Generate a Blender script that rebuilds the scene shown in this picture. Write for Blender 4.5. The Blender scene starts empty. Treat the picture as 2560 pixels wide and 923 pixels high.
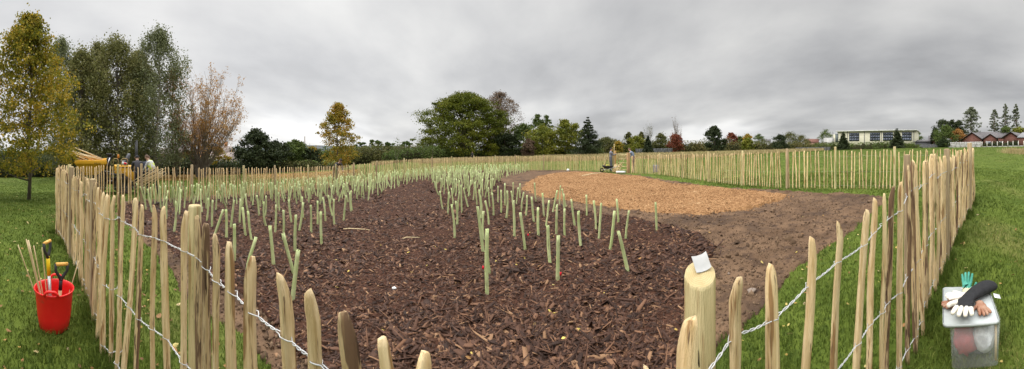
import bpy, math, random
import numpy as np
from mathutils import Vector, Matrix, Quaternion

R = math.radians
scene = bpy.context.scene
col = scene.collection
rng = np.random.default_rng(7)
random.seed(7)

# ------------------------------------------------------------------ camera, sky, sun, exposure
F, CX, HY, EYE = 725.0, 1280.0, 375.0, 1.5          # cylinder radius in photo pixels, centre column, eye-level row, eye height
cam = bpy.data.cameras.new('camera')
cam.type = 'PANO'
cam.panorama_type = 'CENTRAL_CYLINDRICAL'
cam.central_cylindrical_radius = 1.0
cam.central_cylindrical_range_u_min = -1280.0 / F
cam.central_cylindrical_range_u_max = 1280.0 / F
cam.central_cylindrical_range_v_min = -(923.0 - HY) / F
cam.central_cylindrical_range_v_max = HY / F
cam.clip_start = 0.02
cam.clip_end = 6000
camo = bpy.data.objects.new('camera', cam)
camo.location = (0, 0, EYE)
camo.rotation_euler = (R(90), 0, 0)
col.objects.link(camo)
scene.camera = camo
scene.render.engine = 'CYCLES'
scene.cycles.use_denoising = True
scene.cycles.max_bounces = 6
scene.cycles.transparent_max_bounces = 8
scene.view_settings.view_transform = 'Standard'
scene.view_settings.look = 'None'
scene.view_settings.gamma = 1.0
scene.view_settings.exposure = 0.24

SUN_EL, SUN_AZ = R(42), R(-70)                        # azimuth from +Y, clockwise
sdir = Vector((math.cos(SUN_EL) * math.sin(SUN_AZ), math.cos(SUN_EL) * math.cos(SUN_AZ), math.sin(SUN_EL)))
sun = bpy.data.lights.new('sun', 'SUN')
sun.energy = 1.5
sun.angle = R(22)
sun.color = (1.0, 0.96, 0.9)
suno = bpy.data.objects.new('sun', sun)
suno.rotation_euler = sdir.to_track_quat('Z', 'Y').to_euler()
col.objects.link(suno)

world = bpy.data.worlds.new('World')
scene.world = world
world.use_nodes = True
wt = world.node_tree
wt.nodes.clear()
def N(t, typ, **kw):
    n = t.nodes.new(typ)
    for k, v in kw.items():
        if k.startswith('i_'):
            n.inputs[k[2:].replace('_', ' ')].default_value = v
        else:
            setattr(n, k, v)
    return n
def math_n(t, op, a, b=None, c=None, clamp=False):
    n = t.nodes.new('ShaderNodeMath'); n.operation = op; n.use_clamp = clamp
    for i, v in enumerate((a, b, c)):
        if v is None: continue
        if isinstance(v, (int, float)): n.inputs[i].default_value = v
        else: t.links.new(v, n.inputs[i])
    return n.outputs[0]
def maprange(t, v, a, b, c, d, smooth=False):
    n = t.nodes.new('ShaderNodeMapRange')
    if smooth: n.interpolation_type = 'SMOOTHSTEP'
    t.links.new(v, n.inputs[0])
    for i, x in enumerate((a, b, c, d)): n.inputs[i + 1].default_value = x
    return n.outputs[0]
def build_world():
    t = wt
    tc = t.nodes.new('ShaderNodeTexCoord')
    nrm = t.nodes.new('ShaderNodeVectorMath'); nrm.operation = 'NORMALIZE'
    t.links.new(tc.outputs['Generated'], nrm.inputs[0])
    sep = t.nodes.new('ShaderNodeSeparateXYZ'); t.links.new(nrm.outputs[0], sep.inputs[0])
    x, y, z = sep.outputs
    zc = math_n(t, 'MAXIMUM', z, 0.0)
    den = math_n(t, 'ADD', zc, 0.22)
    u = math_n(t, 'DIVIDE', x, den); v = math_n(t, 'DIVIDE', y, den)
    comb = t.nodes.new('ShaderNodeCombineXYZ')
    t.links.new(u, comb.inputs[0]); t.links.new(v, comb.inputs[1])
    def noise(scale, detail, rot, sx, sy, rough=0.5, loc=(0, 0, 0)):
        mp = t.nodes.new('ShaderNodeMapping')
        mp.inputs['Rotation'].default_value = (0, 0, rot); mp.inputs['Scale'].default_value = (sx, sy, 1); mp.inputs['Location'].default_value = loc
        t.links.new(comb.outputs[0], mp.inputs[0])
        n = t.nodes.new('ShaderNodeTexNoise'); n.inputs['Scale'].default_value = scale; n.inputs['Detail'].default_value = detail; n.inputs['Roughness'].default_value = rough
        t.links.new(mp.outputs[0], n.inputs['Vector'])
        return n.outputs['Fac']
    n1 = noise(0.85, 3, 0.5, 1.0, 0.6, 0.45, (3.1, 1.7, 0))
    n2 = noise(2.3, 6, 0.35, 1.0, 0.62, 0.52, (0.3, 5.1, 0))
    a = math_n(t, 'MULTIPLY', n1, 0.62); b = math_n(t, 'MULTIPLY', n2, 0.38)
    s = math_n(t, 'ADD', a, b)
    lum = maprange(t, s, 0.37, 0.63, 0.465, 0.70)
    # paler cloud towards the veiled sun (left), duller to the right
    glow = math_n(t, 'MULTIPLY', x, -0.12)
    lum = math_n(t, 'ADD', lum, glow)
    # bright breaks low above the horizon
    n3 = noise(0.42, 4, 0.1, 1.0, 0.5, 0.6, (7.7, 2.2, 0))
    br = maprange(t, n3, 0.47, 0.6, 0.0, 1.0, True)
    band1 = maprange(t, z, 0.0, 0.05, 0.25, 1.0, True)
    band2 = maprange(t, z, 0.06, 0.2, 1.0, 0.0, True)
    brk = math_n(t, 'MULTIPLY', math_n(t, 'MULTIPLY', br, band1), band2)
    lum = math_n(t, 'ADD', lum, math_n(t, 'MULTIPLY', brk, 0.24))
    # overcast sky is brightest overhead
    zen = maprange(t, z, 0.46, 0.82, 1.0, 5.2, True)
    lum = math_n(t, 'MULTIPLY', lum, zen)
    tint = t.nodes.new('ShaderNodeMix'); tint.data_type = 'RGBA'
    t.links.new(maprange(t, s, 0.4, 0.6, 0.0, 1.0), tint.inputs['Factor'])
    tint.inputs['A'].default_value = (9.85, 9.9, 10.05, 1); tint.inputs['B'].default_value = (10.1, 10.05, 9.9, 1)
    mul = t.nodes.new('ShaderNodeVectorMath'); mul.operation = 'SCALE'
    t.links.new(tint.outputs['Result'], mul.inputs[0]); t.links.new(lum, mul.inputs['Scale'])
    sky = t.nodes.new('ShaderNodeTexSky'); sky.sky_type = 'NISHITA'; sky.sun_disc = False
    sky.sun_elevation = SUN_EL; sky.sun_rotation = SUN_AZ
    mx = t.nodes.new('ShaderNodeMix'); mx.data_type = 'RGBA'; mx.inputs['Factor'].default_value = 0.97
    t.links.new(sky.outputs[0], mx.inputs['A']); t.links.new(mul.outputs[0], mx.inputs['B'])
    bg = t.nodes.new('ShaderNodeBackground'); bg.inputs['Strength'].default_value = 0.1
    t.links.new(mx.outputs['Result'], bg.inputs[0])
    out = t.nodes.new('ShaderNodeOutputWorld'); t.links.new(bg.outputs[0], out.inputs[0])
build_world()

# ------------------------------------------------------------------ helpers
def P3(px, py, d):
    th = (px - CX) / F
    return np.array([d * math.sin(th), d * math.cos(th), EYE + (HY - py) / F * d])
_cp = []
def cp(px, y, d): _cp.append((*P3(px, y, d),))
for px in (250, 600, 950, 1280, 1600, 1900, 2200):
    for d in (0.5, 1.5): cp(px, HY + F * EYE / d, d)
for px, d in ((700, 3), (1000, 3), (1300, 3), (1600, 3), (1900, 3)): cp(px, HY + F * EYE / d, d)
for a in ((150, 585, 5.18), (192, 680, 3.57), (220, 760, 2.83), (250, 850, 2.29), (135, 822, 2.43), (75, 500, 10),
          (2350, 700, 2.9), (2380, 620, 3.7), (2410, 555, 4.95), (2434, 495, 6.6), (2550, 520, 6.5),
          (490, 505, 9.2), (640, 492, 11.5), (840, 468, 15.3), (1200, 428, 23.3), (1280, 427, 23.6), (1500, 428, 21.2), (1568, 433, 19.6),
          (1650, 437, 16.6), (1770, 455, 13), (1970, 472, 9.8), (2090, 472, 9.4), (2200, 474, 8.8),
          (-60, 436, 42), (200, 435, 42), (400, 433, 42), (700, 430, 46), (850, 420, 50), (1000, 405, 62), (1160, 397, 80), (1450, 389, 85), (1700, 384, 110),
          (1900, 381, 130), (2100, 378, 140), (2300, 374, 130), (2450, 369.5, 100), (2570, 367, 100), (2700, 367, 100)): cp(*a)
for az in range(0, 360, 30):
    px = CX + F * R(az if az <= 180 else az - 360)
    cp(px, 379, 1500)
    if 110 < az < 250:
        cp(px, HY + F * (EYE + 0.0) / 4, 4); cp(px, HY + 10, 60)
_cp = np.array(_cp)
def warp(x, y):
    r = np.hypot(x, y) + 1e-6
    k = np.log1p(r / 5.0) / r
    return np.stack([x * k, y * k], -1)
def tps(r2): return 0.5 * r2 * np.log(r2 + 1e-12)
_cw = warp(_cp[:, 0], _cp[:, 1])
_n = len(_cw)
_K = tps(((_cw[:, None] - _cw[None]) ** 2).sum(-1)) + np.eye(_n) * 0.002
_Pm = np.hstack([np.ones((_n, 1)), _cw])
_A = np.block([[_K, _Pm], [_Pm.T, np.zeros((3, 3))]])
_sol = np.linalg.solve(_A, np.concatenate([_cp[:, 2], np.zeros(3)]))
def ground(x, y):
    x = np.atleast_1d(np.asarray(x, float)); y = np.atleast_1d(np.asarray(y, float))
    out = np.empty(x.shape).ravel(); xs, ys = x.ravel(), y.ravel()
    for i in range(0, len(xs), 50000):
        w = warp(xs[i:i + 50000], ys[i:i + 50000])
        k = tps(((w[:, None] - _cw[None]) ** 2).sum(-1))
        out[i:i + 50000] = k @ _sol[:_n] + _sol[_n] + w @ _sol[_n + 1:]
    return out.reshape(x.shape)
def g1(x, y): return float(ground(x, y)[0])
_ds = np.geomspace(0.3, 400, 900)
def unproj(px, py):
    """photo pixel -> point on the ground"""
    th = (px - CX) / F
    z = ground(_ds * math.sin(th), _ds * math.cos(th))
    ray = EYE + (HY - py) / F * _ds
    k = np.argmax(ray <= z) if (ray <= z).any() else len(_ds) - 1
    k = max(k, 1)
    a, b = ray[k - 1] - z[k - 1], ray[k] - z[k]
    f = a / (a - b) if a != b else 0
    d = _ds[k - 1] + (_ds[k] - _ds[k - 1]) * min(max(f, 0), 1)
    return np.array([d * math.sin(th), d * math.cos(th)]), d
def at(px, d):
    th = (px - CX) / F
    x, y = d * math.sin(th), d * math.cos(th)
    return np.array([x, y, g1(x, y)])

def vnoise(x, y, scale, seed=0):
    """smooth value noise, -1..1"""
    x = np.asarray(x) * scale; y = np.asarray(y) * scale
    xi = np.floor(x).astype(np.int64); yi = np.floor(y).astype(np.int64)
    fx = x - xi; fy = y - yi
    fx = fx * fx * (3 - 2 * fx); fy = fy * fy * (3 - 2 * fy)
    def h(a, b):
        n = (a * 374761393 + b * 668265263 + seed * 1442695041) & 0xffffffff
        n = ((n ^ (n >> 13)) * 1274126177) & 0xffffffff
        return ((n ^ (n >> 16)) & 0xffff) / 32767.5 - 1
    return (h(xi, yi) * (1 - fx) + h(xi + 1, yi) * fx) * (1 - fy) + (h(xi, yi + 1) * (1 - fx) + h(xi + 1, yi + 1) * fx) * fy

def inpoly(x, y, poly):
    x = np.asarray(x); y = np.asarray(y)
    ins = np.zeros(x.shape, bool)
    n = len(poly)
    for i in range(n):
        x1, y1 = poly[i]; x2, y2 = poly[(i + 1) % n]
        c = (y1 > y) != (y2 > y)
        with np.errstate(divide='ignore', invalid='ignore'):
            xx = (x2 - x1) * (y - y1) / (y2 - y1) + x1
        ins ^= c & (x < xx)
    return ins

def tag(o, label=None, cat=None, group=None, kind=None):
    if label: o['label'] = label
    if cat: o['category'] = cat
    if group: o['group'] = group
    if kind: o['kind'] = kind
    return o
def empty(name, loc, rz=0.0, **kw):
    o = bpy.data.objects.new(name, None)
    o.location = loc; o.rotation_euler = (0, 0, rz); o.empty_display_size = 0.2
    col.objects.link(o)
    return tag(o, **kw)
def new_mesh(name, V, faces=None, quads=None, tris=None, mat=None, smooth=False):
    me = bpy.data.meshes.new(name)
    V = np.asarray(V, np.float32).reshape(-1, 3)
    if faces is not None:
        sizes = np.array([len(f) for f in faces], np.int32)
        loops = np.concatenate([np.asarray(f, np.int32) for f in faces]) if len(faces) else np.zeros(0, np.int32)
    else:
        parts, sz = [], []
        if quads is not None and len(quads): parts.append(np.asarray(quads, np.int32).ravel()); sz.append(np.full(len(quads), 4, np.int32))
        if tris is not None and len(tris): parts.append(np.asarray(tris, np.int32).ravel()); sz.append(np.full(len(tris), 3, np.int32))
        loops = np.concatenate(parts); sizes = np.concatenate(sz)
    me.vertices.add(len(V)); me.vertices.foreach_set('co', V.ravel())
    me.loops.add(len(loops)); me.loops.foreach_set('vertex_index', loops)
    me.polygons.add(len(sizes))
    st = np.zeros(len(sizes), np.int32); st[1:] = np.cumsum(sizes)[:-1]
    me.polygons.foreach_set('loop_start', st)
    me.update(calc_edges=True)
    if smooth: me.polygons.foreach_set('use_smooth', np.ones(len(sizes), bool))
    if mat: me.materials.append(mat)
    me.validate()
    return me
def link(name, me, parent=None):
    o = bpy.data.objects.new(name, me)
    col.objects.link(o)
    if parent: o.parent = parent
    return o
class MB:
    def __init__(s): s.V = []; s.Fc = []; s.n = 0; s.mi = []; s.cur = 0
    def add(s, V, Fc):
        V = np.asarray(V, float).reshape(-1, 3)
        s.V.append(V); s.Fc += [tuple(int(i) + s.n for i in f) for f in Fc]; s.n += len(V); s.mi += [s.cur] * len(Fc)
        return s
    def box(s, c, size, rot=None, taper=1.0):
        hx, hy, hz = (v / 2 for v in size)
        V = np.array([[-hx, -hy, -hz], [hx, -hy, -hz], [hx, hy, -hz], [-hx, hy, -hz], [-hx * taper, -hy * taper, hz], [hx * taper, -hy * taper, hz], [hx * taper, hy * taper, hz], [-hx * taper, hy * taper, hz]])
        if rot is not None: V = V @ np.array(rot.to_3x3() if hasattr(rot, 'to_3x3') else rot).T
        return s.add(V + np.array(c), [(0, 3, 2, 1), (4, 5, 6, 7), (0, 1, 5, 4), (1, 2, 6, 5), (2, 3, 7, 6), (3, 0, 4, 7)])
    def tube(s, pts, rad, n=8, caps=True, squash=1.0):
        pts = np.asarray(pts, float); m = len(pts)
        if np.isscalar(rad): rad = [rad] * m
        T = np.gradient(pts, axis=0) if m > 1 else np.array([[0, 0, 1.]])
        T /= np.linalg.norm(T, axis=1)[:, None] + 1e-9
        up = np.array([0, 0, 1.]) if abs(T[0][2]) < 0.9 else np.array([1., 0, 0])
        V = []
        for i in range(m):
            a = np.cross(up, T[i]); na = np.linalg.norm(a)
            a = a / na if na > 1e-6 else np.array([1., 0, 0])
            b = np.cross(T[i], a)
            up = b
            for k in range(n):
                t = 2 * math.pi * k / n
                V.append(pts[i] + rad[i] * (math.cos(t) * a + squash * math.sin(t) * b))
        Fc = []
        for i in range(m - 1):
            for k in range(n):
                k2 = (k + 1) % n
                Fc.append((i * n + k, i * n + k2, (i + 1) * n + k2, (i + 1) * n + k))
        if caps: Fc += [tuple(range(n - 1, -1, -1)), tuple((m - 1) * n + k for k in range(n))]
        return s.add(V, Fc)
    def lathe(s, prof, n=16, c=(0, 0, 0), sx=1, sy=1, close=False):
        V = [(r * math.cos(2 * math.pi * k / n) * sx + c[0], r * math.sin(2 * math.pi * k / n) * sy + c[1], z + c[2]) for r, z in prof for k in range(n)]
        m = len(prof)
        Fc = [(i * n + k, i * n + (k + 1) % n, (i + 1) * n + (k + 1) % n, (i + 1) * n + k) for i in range(m - 1) for k in range(n)]
        if close: Fc += [tuple(range(n - 1, -1, -1)), tuple((m - 1) * n + k for k in range(n))]
        return s.add(V, Fc)
    def extrude(s, poly, y0, y1, axis='y'):
        """closed polygon in xz swept from y0 to y1"""
        n = len(poly)
        V = [(p[0], y0, p[1]) for p in poly] + [(p[0], y1, p[1]) for p in poly]
        if axis == 'x': V = [(v[1], v[0], v[2]) for v in V]
        return s.add(V, [tuple(range(n)), tuple(range(2 * n - 1, n - 1, -1))] + [(i, i + n, (i + 1) % n + n, (i + 1) % n) for i in range(n)])
    def build(s, name, mat, parent=None, smooth=False, bevel=0.0):
        me = new_mesh(name, np.concatenate(s.V), faces=s.Fc, smooth=smooth)
        for m in (mat if isinstance(mat, (list, tuple)) else [mat]): me.materials.append(m)
        if isinstance(mat, (list, tuple)): me.polygons.foreach_set('material_index', np.array(s.mi, np.int32))
        o = link(name, me, parent)
        if bevel:
            b = o.modifiers.new('bevel', 'BEVEL'); b.width = bevel; b.segments = 2; b.limit_method = 'ANGLE'
        return o

# ------------------------------------------------------------------ materials
def mat(name, c1, c2=None, scale=6.0, detail=5, rough=0.8, bump=0.0, bscale=40.0, stretch=(1, 1, 1), rnd=0.0, island=None, clump=None,
        transl=0.0, metal=0.0, spec=0.3, extra=None, contrast=(0.35, 0.65), alpha=1.0, trans=0.0, coord='Object', wave=None):
    m = bpy.data.materials.new(name); m.use_nodes = True
    t = m.node_tree; t.nodes.clear()
    out = t.nodes.new('ShaderNodeOutputMaterial'); b = t.nodes.new('ShaderNodeBsdfPrincipled')
    b.inputs['Roughness'].default_value = rough; b.inputs['Metallic'].default_value = metal
    b.inputs['Specular IOR Level'].default_value = spec; b.inputs['Alpha'].default_value = alpha
    b.inputs['Transmission Weight'].default_value = trans
    tc = t.nodes.new('ShaderNodeTexCoord')
    mp = t.nodes.new('ShaderNodeMapping'); mp.inputs['Scale'].default_value = stretch
    t.links.new(tc.outputs[coord], mp.inputs[0])
    oi = t.nodes.new('ShaderNodeObjectInfo')
    if rnd:   # each copy gets its own grain
        ad = t.nodes.new('ShaderNodeVectorMath'); ad.operation = 'ADD'
        sc = t.nodes.new('ShaderNodeVectorMath'); sc.operation = 'SCALE'; sc.inputs[0].default_value = (13, 7, 31)
        t.links.new(oi.outputs['Random'], sc.inputs['Scale'])
        t.links.new(mp.outputs[0], ad.inputs[0]); t.links.new(sc.outputs[0], ad.inputs[1]); vec = ad.outputs[0]
    else: vec = mp.outputs[0]
    def noise(s, d=5, r=0.55):
        n = t.nodes.new('ShaderNodeTexNoise'); n.inputs['Scale'].default_value = s; n.inputs['Detail'].default_value = d; n.inputs['Roughness'].default_value = r
        t.links.new(vec, n.inputs['Vector']); return n.outputs['Fac']
    def mix(f, a, bb):
        n = t.nodes.new('ShaderNodeMix'); n.data_type = 'RGBA'
        if isinstance(f, (int, float)): n.inputs['Factor'].default_value = f
        else: t.links.new(f, n.inputs['Factor'])
        for s, v in (('A', a), ('B', bb)):
            if isinstance(v, tuple): n.inputs[s].default_value = (*v, 1)
            else: t.links.new(v, n.inputs[s])
        return n.outputs['Result']
    c = mix(maprange(t, noise(scale, detail), contrast[0], contrast[1], 0, 1), c1, c2 or c1)
    if island:      # list of (position, colour): each leaf or chip picks one
        g = t.nodes.new('ShaderNodeNewGeometry'); rp = t.nodes.new('ShaderNodeValToRGB'); rp.color_ramp.interpolation = 'LINEAR'
        f = g.outputs['Random Per Island']
        if clump:   # neighbouring leaves turn together
            nn = noise(clump, 2)
            f = math_n(t, 'ADD', math_n(t, 'MULTIPLY', f, 0.55), math_n(t, 'MULTIPLY', maprange(t, nn, 0.3, 0.7, 0, 1), 0.45))
        el = rp.color_ramp.elements
        el[0].position, el[0].color = island[0][0], (*island[0][1], 1)
        el[1].position, el[1].color = island[-1][0], (*island[-1][1], 1)
        for p, cc in island[1:-1]:
            e = el.new(p); e.color = (*cc, 1)
        t.links.new(f, rp.inputs[0]); c = rp.outputs[0]
    if extra:       # (colour, noise scale, lo, hi): stains, bark, moss with a shape of their own
        for (ec, es, lo, hi) in extra: c = mix(maprange(t, noise(es, 4), lo, hi, 0, 1), c, ec)
    if rnd:
        hs = t.nodes.new('ShaderNodeHueSaturation'); t.links.new(c, hs.inputs['Color'])
        t.links.new(maprange(t, oi.outputs['Random'], 0, 1, 1 - rnd, 1 + rnd), hs.inputs['Value']); c = hs.outputs[0]
    t.links.new(c, b.inputs['Base Color'])
    if bump:
        bp = t.nodes.new('ShaderNodeBump'); bp.inputs['Strength'].default_value = min(1, bump); bp.inputs['Distance'].default_value = 0.02
        h = noise(bscale, 6, 0.65)
        if wave:
            w = t.nodes.new('ShaderNodeTexWave'); w.wave_type = 'BANDS'; w.bands_direction = 'Z'; w.inputs['Scale'].default_value = wave
            t.links.new(tc.outputs[coord], w.inputs[0]); h = w.outputs['Fac']
        t.links.new(h, bp.inputs['Height']); t.links.new(bp.outputs[0], b.inputs['Normal'])
    sh = b.outputs[0]
    if transl:
        tr = t.nodes.new('ShaderNodeBsdfTranslucent'); t.links.new(c, tr.inputs[0])
        ms = t.nodes.new('ShaderNodeMixShader'); ms.inputs[0].default_value = transl
        t.links.new(sh, ms.inputs[1]); t.links.new(tr.outputs[0], ms.inputs[2]); sh = ms.outputs[0]
    t.links.new(sh, out.inputs[0])
    return m

M = {}
M['grass'] = mat('lawn', (0.057, 0.086, 0.012), (0.108, 0.141, 0.023), 1.1, 8, 0.9, 0.8, 30, contrast=(0.3, 0.7), extra=[((0.154, 0.143, 0.047), 0.35, 0.56, 0.8), ((0.035, 0.059, 0.014), 9, 0.55, 0.75)], spec=0.1)
M['blade'] = mat('grass_blade', (0.000, 0.000, 0.000), island=[(0, (0.037, 0.064, 0.010)), (0.5, (0.088, 0.128, 0.020)), (0.85, (0.143, 0.182, 0.035)), (1, (0.308, 0.253, 0.099))], clump=0.8, rough=0.6, transl=0.22, spec=0.12)
M['straw'] = mat('dry_grass_blade', (0, 0, 0), island=[(0, (0.30, 0.24, 0.12)), (0.6, (0.42, 0.33, 0.17)), (1, (0.30, 0.32, 0.12))], clump=0.12, rough=0.8, transl=0.2, spec=0.1)
M['soil'] = mat('soil', (0.092, 0.055, 0.032), (0.154, 0.095, 0.056), 2.2, 10, 0.95, 1.0, 22, extra=[((0.053, 0.033, 0.023), 5, 0.5, 0.7), ((0.055, 0.035, 0.024), 0.9, 0.52, 0.66)], spec=0.15)
M['clod'] = mat('soil_clod', (0.000, 0.000, 0.000), island=[(0, (0.067, 0.043, 0.028)), (0.6, (0.133, 0.085, 0.052)), (1, (0.190, 0.128, 0.081))], rough=0.95, bump=0.5, bscale=60, spec=0.1)
M['mulch'] = mat('bark_mulch_bed', (0.028, 0.012, 0.007), (0.075, 0.034, 0.021), 28, 8, 0.9, 1.0, 45, spec=0.12, contrast=(0.35, 0.6))
M['bark'] = mat('bark_chip', (0.000, 0.000, 0.000), island=[(0, (0.021, 0.010, 0.006)), (0.45, (0.054, 0.025, 0.015)), (0.8, (0.106, 0.051, 0.029)), (0.94, (0.185, 0.093, 0.049)), (1, (0.291, 0.170, 0.088))], rough=0.7, bump=0.4, bscale=80, spec=0.25)
M['chipbed'] = mat('wood_chip_bed', (0.206, 0.103, 0.041), (0.343, 0.199, 0.095), 22, 8, 0.9, 1.0, 40, spec=0.1)
M['chip'] = mat('wood_chip', (0.000, 0.000, 0.000), island=[(0, (0.127, 0.062, 0.025)), (0.4, (0.264, 0.137, 0.060)), (0.85, (0.410, 0.244, 0.118)), (1, (0.527, 0.367, 0.208))], clump=.7, rough=0.85, spec=0.15)
M['wood'] = mat('split_chestnut', (0.60, 0.41, 0.19), (0.88, 0.68, 0.40), 7, 9, 0.7, 0.6, 50, stretch=(9, 9, 0.7), rnd=0.16, contrast=(0.33, 0.62), extra=[((0.36, 0.21, 0.09), 3.4, 0.57, 0.62), ((0.20, 0.12, 0.065), 9, 0.62, 0.67)], spec=0.25)
M['woodbark'] = mat('split_chestnut_with_bark', (0.55, 0.375, 0.18), (0.84, 0.64, 0.37), 7, 9, 0.75, 0.7, 50, stretch=(9, 9, 0.7), rnd=0.2, contrast=(0.33, 0.62), extra=[((0.21, 0.125, 0.072), 3.4, 0.50, 0.54), ((0.11, 0.065, 0.04), 8, 0.58, 0.62), ((0.30, 0.19, 0.1), 7, 0.55, 0.65)], spec=0.2)
M['post'] = mat('round_pine_post', (0.40, 0.33, 0.15), (0.68, 0.57, 0.32), 4, 9, 0.7, 0.5, 40, stretch=(9, 9, 0.6), rnd=0.12, contrast=(0.3, 0.62), extra=[((0.34, 0.21, 0.09), 2.6, 0.56, 0.62), ((0.30, 0.31, 0.14), 1.6, 0.50, 0.66), ((0.13, 0.08, 0.045), 7, 0.66, 0.69)], spec=0.25)
M['postgrey'] = mat('weathered_round_post', (0.30, 0.22, 0.13), (0.47, 0.36, 0.22), 5, 9, 0.8, 0.5, 40, stretch=(9, 9, 0.6), rnd=0.15, spec=0.2)
M['endgrain'] = mat('cut_end_grain', (0.50, 0.42, 0.23), (0.40, 0.31, 0.15), 20, 6, 0.75, 0.2, 60)
def ring_grain():
    t = M['endgrain'].node_tree; b = next(n for n in t.nodes if n.type == 'BSDF_PRINCIPLED'); src = b.inputs['Base Color'].links[0].from_socket
    tc = t.nodes.new('ShaderNodeTexCoord'); w = t.nodes.new('ShaderNodeTexWave'); w.wave_type = 'RINGS'; w.rings_direction = 'Z'; w.inputs['Scale'].default_value = 60; w.inputs['Distortion'].default_value = 2.5; w.inputs['Detail'].default_value = 3; w.inputs['Detail Scale'].default_value = 20
    t.links.new(tc.outputs['Object'], w.inputs[0])
    m = t.nodes.new('ShaderNodeMix'); m.data_type = 'RGBA'; t.links.new(maprange(t, w.outputs['Fac'], .2, .9, 0, .55), m.inputs['Factor']); t.links.new(src, m.inputs['A']); m.inputs['B'].default_value = (.36, .25, .11, 1)
    t.links.new(m.outputs['Result'], b.inputs['Base Color'])
ring_grain()
M['wire'] = mat('galvanised_wire', (0.62, 0.62, 0.62), (0.45, 0.45, 0.45), 60, 3, 0.45, metal=0.35, spec=0.5)
M['tube'] = mat('spiral_guard', (0.53, 0.62, 0.27), (0.68, 0.73, 0.39), 7, 4, 0.5, 0.12, 1, extra=[((0.42, 0.44, 0.22), 8, 0.58, 0.72)], transl=0.22, rnd=0.13, spec=0.4, wave=22)
M['stem'] = mat('sapling_stem', (0.16, 0.11, 0.07), (0.22, 0.15, 0.09), 20)
M['cane'] = mat('bamboo_cane', (0.50, 0.37, 0.2), (0.62, 0.5, 0.3), 12, 4, 0.6, stretch=(3, 3, 0.6), rnd=0.1)
M['leafy'] = mat('fallen_leaf', (0, 0, 0), island=[(0, (0.16, 0.08, 0.04)), (0.5, (0.32, 0.17, 0.06)), (0.75, (0.48, 0.32, 0.08)), (0.9, (0.52, 0.43, 0.15)), (1, (0.42, 0.31, 0.2))], rough=0.7, transl=0.2)
M['leafy_y'] = mat('yellow_fallen_leaf', (0.72, 0.52, 0.08), (0.62, 0.5, 0.18), 30, rough=0.7, rnd=0.2, transl=0.2)
M['leafbrown'] = mat('litter_leaf', (0.000, 0.000, 0.000), island=[(0, (0.272, 0.128, 0.034)), (0.6, (0.383, 0.204, 0.051)), (1, (0.468, 0.306, 0.102))], rough=0.8, transl=0.15)
M['trunk'] = mat('tree_bark', (0.075, 0.06, 0.045), (0.15, 0.125, 0.1), 8, 8, 0.9, 0.6, 20, stretch=(2, 2, 0.5))
M['palebark'] = mat('pale_birch_bark', (0.25, 0.22, 0.18), (0.5, 0.46, 0.4), 6, 6, 0.85, extra=[((0.06, 0.05, 0.04), 3, 0.55, 0.7)])
M['twig'] = mat('twig_bark', (0.15, 0.115, 0.09), (0.26, 0.21, 0.175), 3, 4, 0.9)
def leaf(name, cols, clump=0.5, transl=0.25):
    n = len(cols)
    return mat(name, (0, 0, 0), island=[(i / (n - 1), c) for i, c in enumerate(cols)], clump=clump, rough=0.7, transl=transl, spec=0.2)
M['l_lime'] = leaf('lime_leaf', [(0.070, 0.085, 0.010), (0.12, 0.13, 0.014), (0.19, 0.18, 0.02), (0.33, 0.26, 0.028), (0.54, 0.35, 0.04), (0.55, 0.40, 0.08)], 0.9, .32)
M['l_birch'] = leaf('birch_leaf', [(0.091, 0.098, 0.033), (0.155, 0.160, 0.055), (0.229, 0.219, 0.081), (0.310, 0.255, 0.109)], 0.3)
M['l_birch2'] = leaf('grey_green_birch_leaf', [(0.118, 0.133, 0.066), (0.180, 0.196, 0.097), (0.250, 0.258, 0.133)], 0.3)
M['l_rust'] = leaf('rusty_leaf', [(0.15, 0.085, 0.03), (0.28, 0.14, 0.04), (0.40, 0.20, 0.055), (0.22, 0.17, 0.05)], 0.5)
M['l_orange'] = leaf('orange_leaf', [(0.10, 0.115, 0.02), (0.19, 0.18, 0.028), (0.33, 0.25, 0.035), (0.44, 0.25, 0.035), (0.30, 0.14, 0.03)], 0.5)
M['l_oak'] = leaf('maple_leaf', [(0.045, 0.062, 0.007), (0.080, 0.100, 0.009), (0.135, 0.150, 0.013), (0.23, 0.20, 0.02)], 0.13)
M['l_brown'] = leaf('brown_sparse_leaf', [(0.11, 0.075, 0.05), (0.17, 0.115, 0.075), (0.22, 0.15, 0.10)], 0.3)
M['l_green'] = leaf('mid_green_leaf', [(0.053, 0.083, 0.021), (0.090, 0.128, 0.030), (0.143, 0.165, 0.038)], 0.2)
M['l_yg'] = leaf('yellow_green_leaf', [(0.078, 0.098, 0.016), (0.143, 0.163, 0.021), (0.221, 0.215, 0.029), (0.312, 0.247, 0.039)], 0.2)
M['l_dark'] = leaf('dark_evergreen_leaf', [(0.020, 0.030, 0.012), (0.038, 0.052, 0.020), (0.065, 0.078, 0.030)], 0.3, 0.1)
M['l_hedge'] = leaf('hedge_leaf', [(0.054, 0.065, 0.022), (0.093, 0.101, 0.031), (0.139, 0.132, 0.043), (0.217, 0.155, 0.054)], 0.13)
M['l_laurel'] = leaf('laurel_leaf', [(0.018, 0.029, 0.013), (0.031, 0.049, 0.018), (0.058, 0.078, 0.026)], 0.3, 0.1)
M['l_red'] = leaf('red_leaf', [(0.13, 0.045, 0.025), (0.21, 0.055, 0.03), (0.22, 0.11, 0.05)], 0.3)
M['l_amber'] = leaf('amber_leaf', [(0.30, 0.17, 0.075), (0.44, 0.24, 0.08), (0.50, 0.28, 0.10), (0.34, 0.22, 0.12)], 0.5)
M['l_grey'] = leaf('poplar_leaf', [(0.084, 0.102, 0.060), (0.144, 0.162, 0.096), (0.192, 0.204, 0.132)], 0.2)
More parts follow.
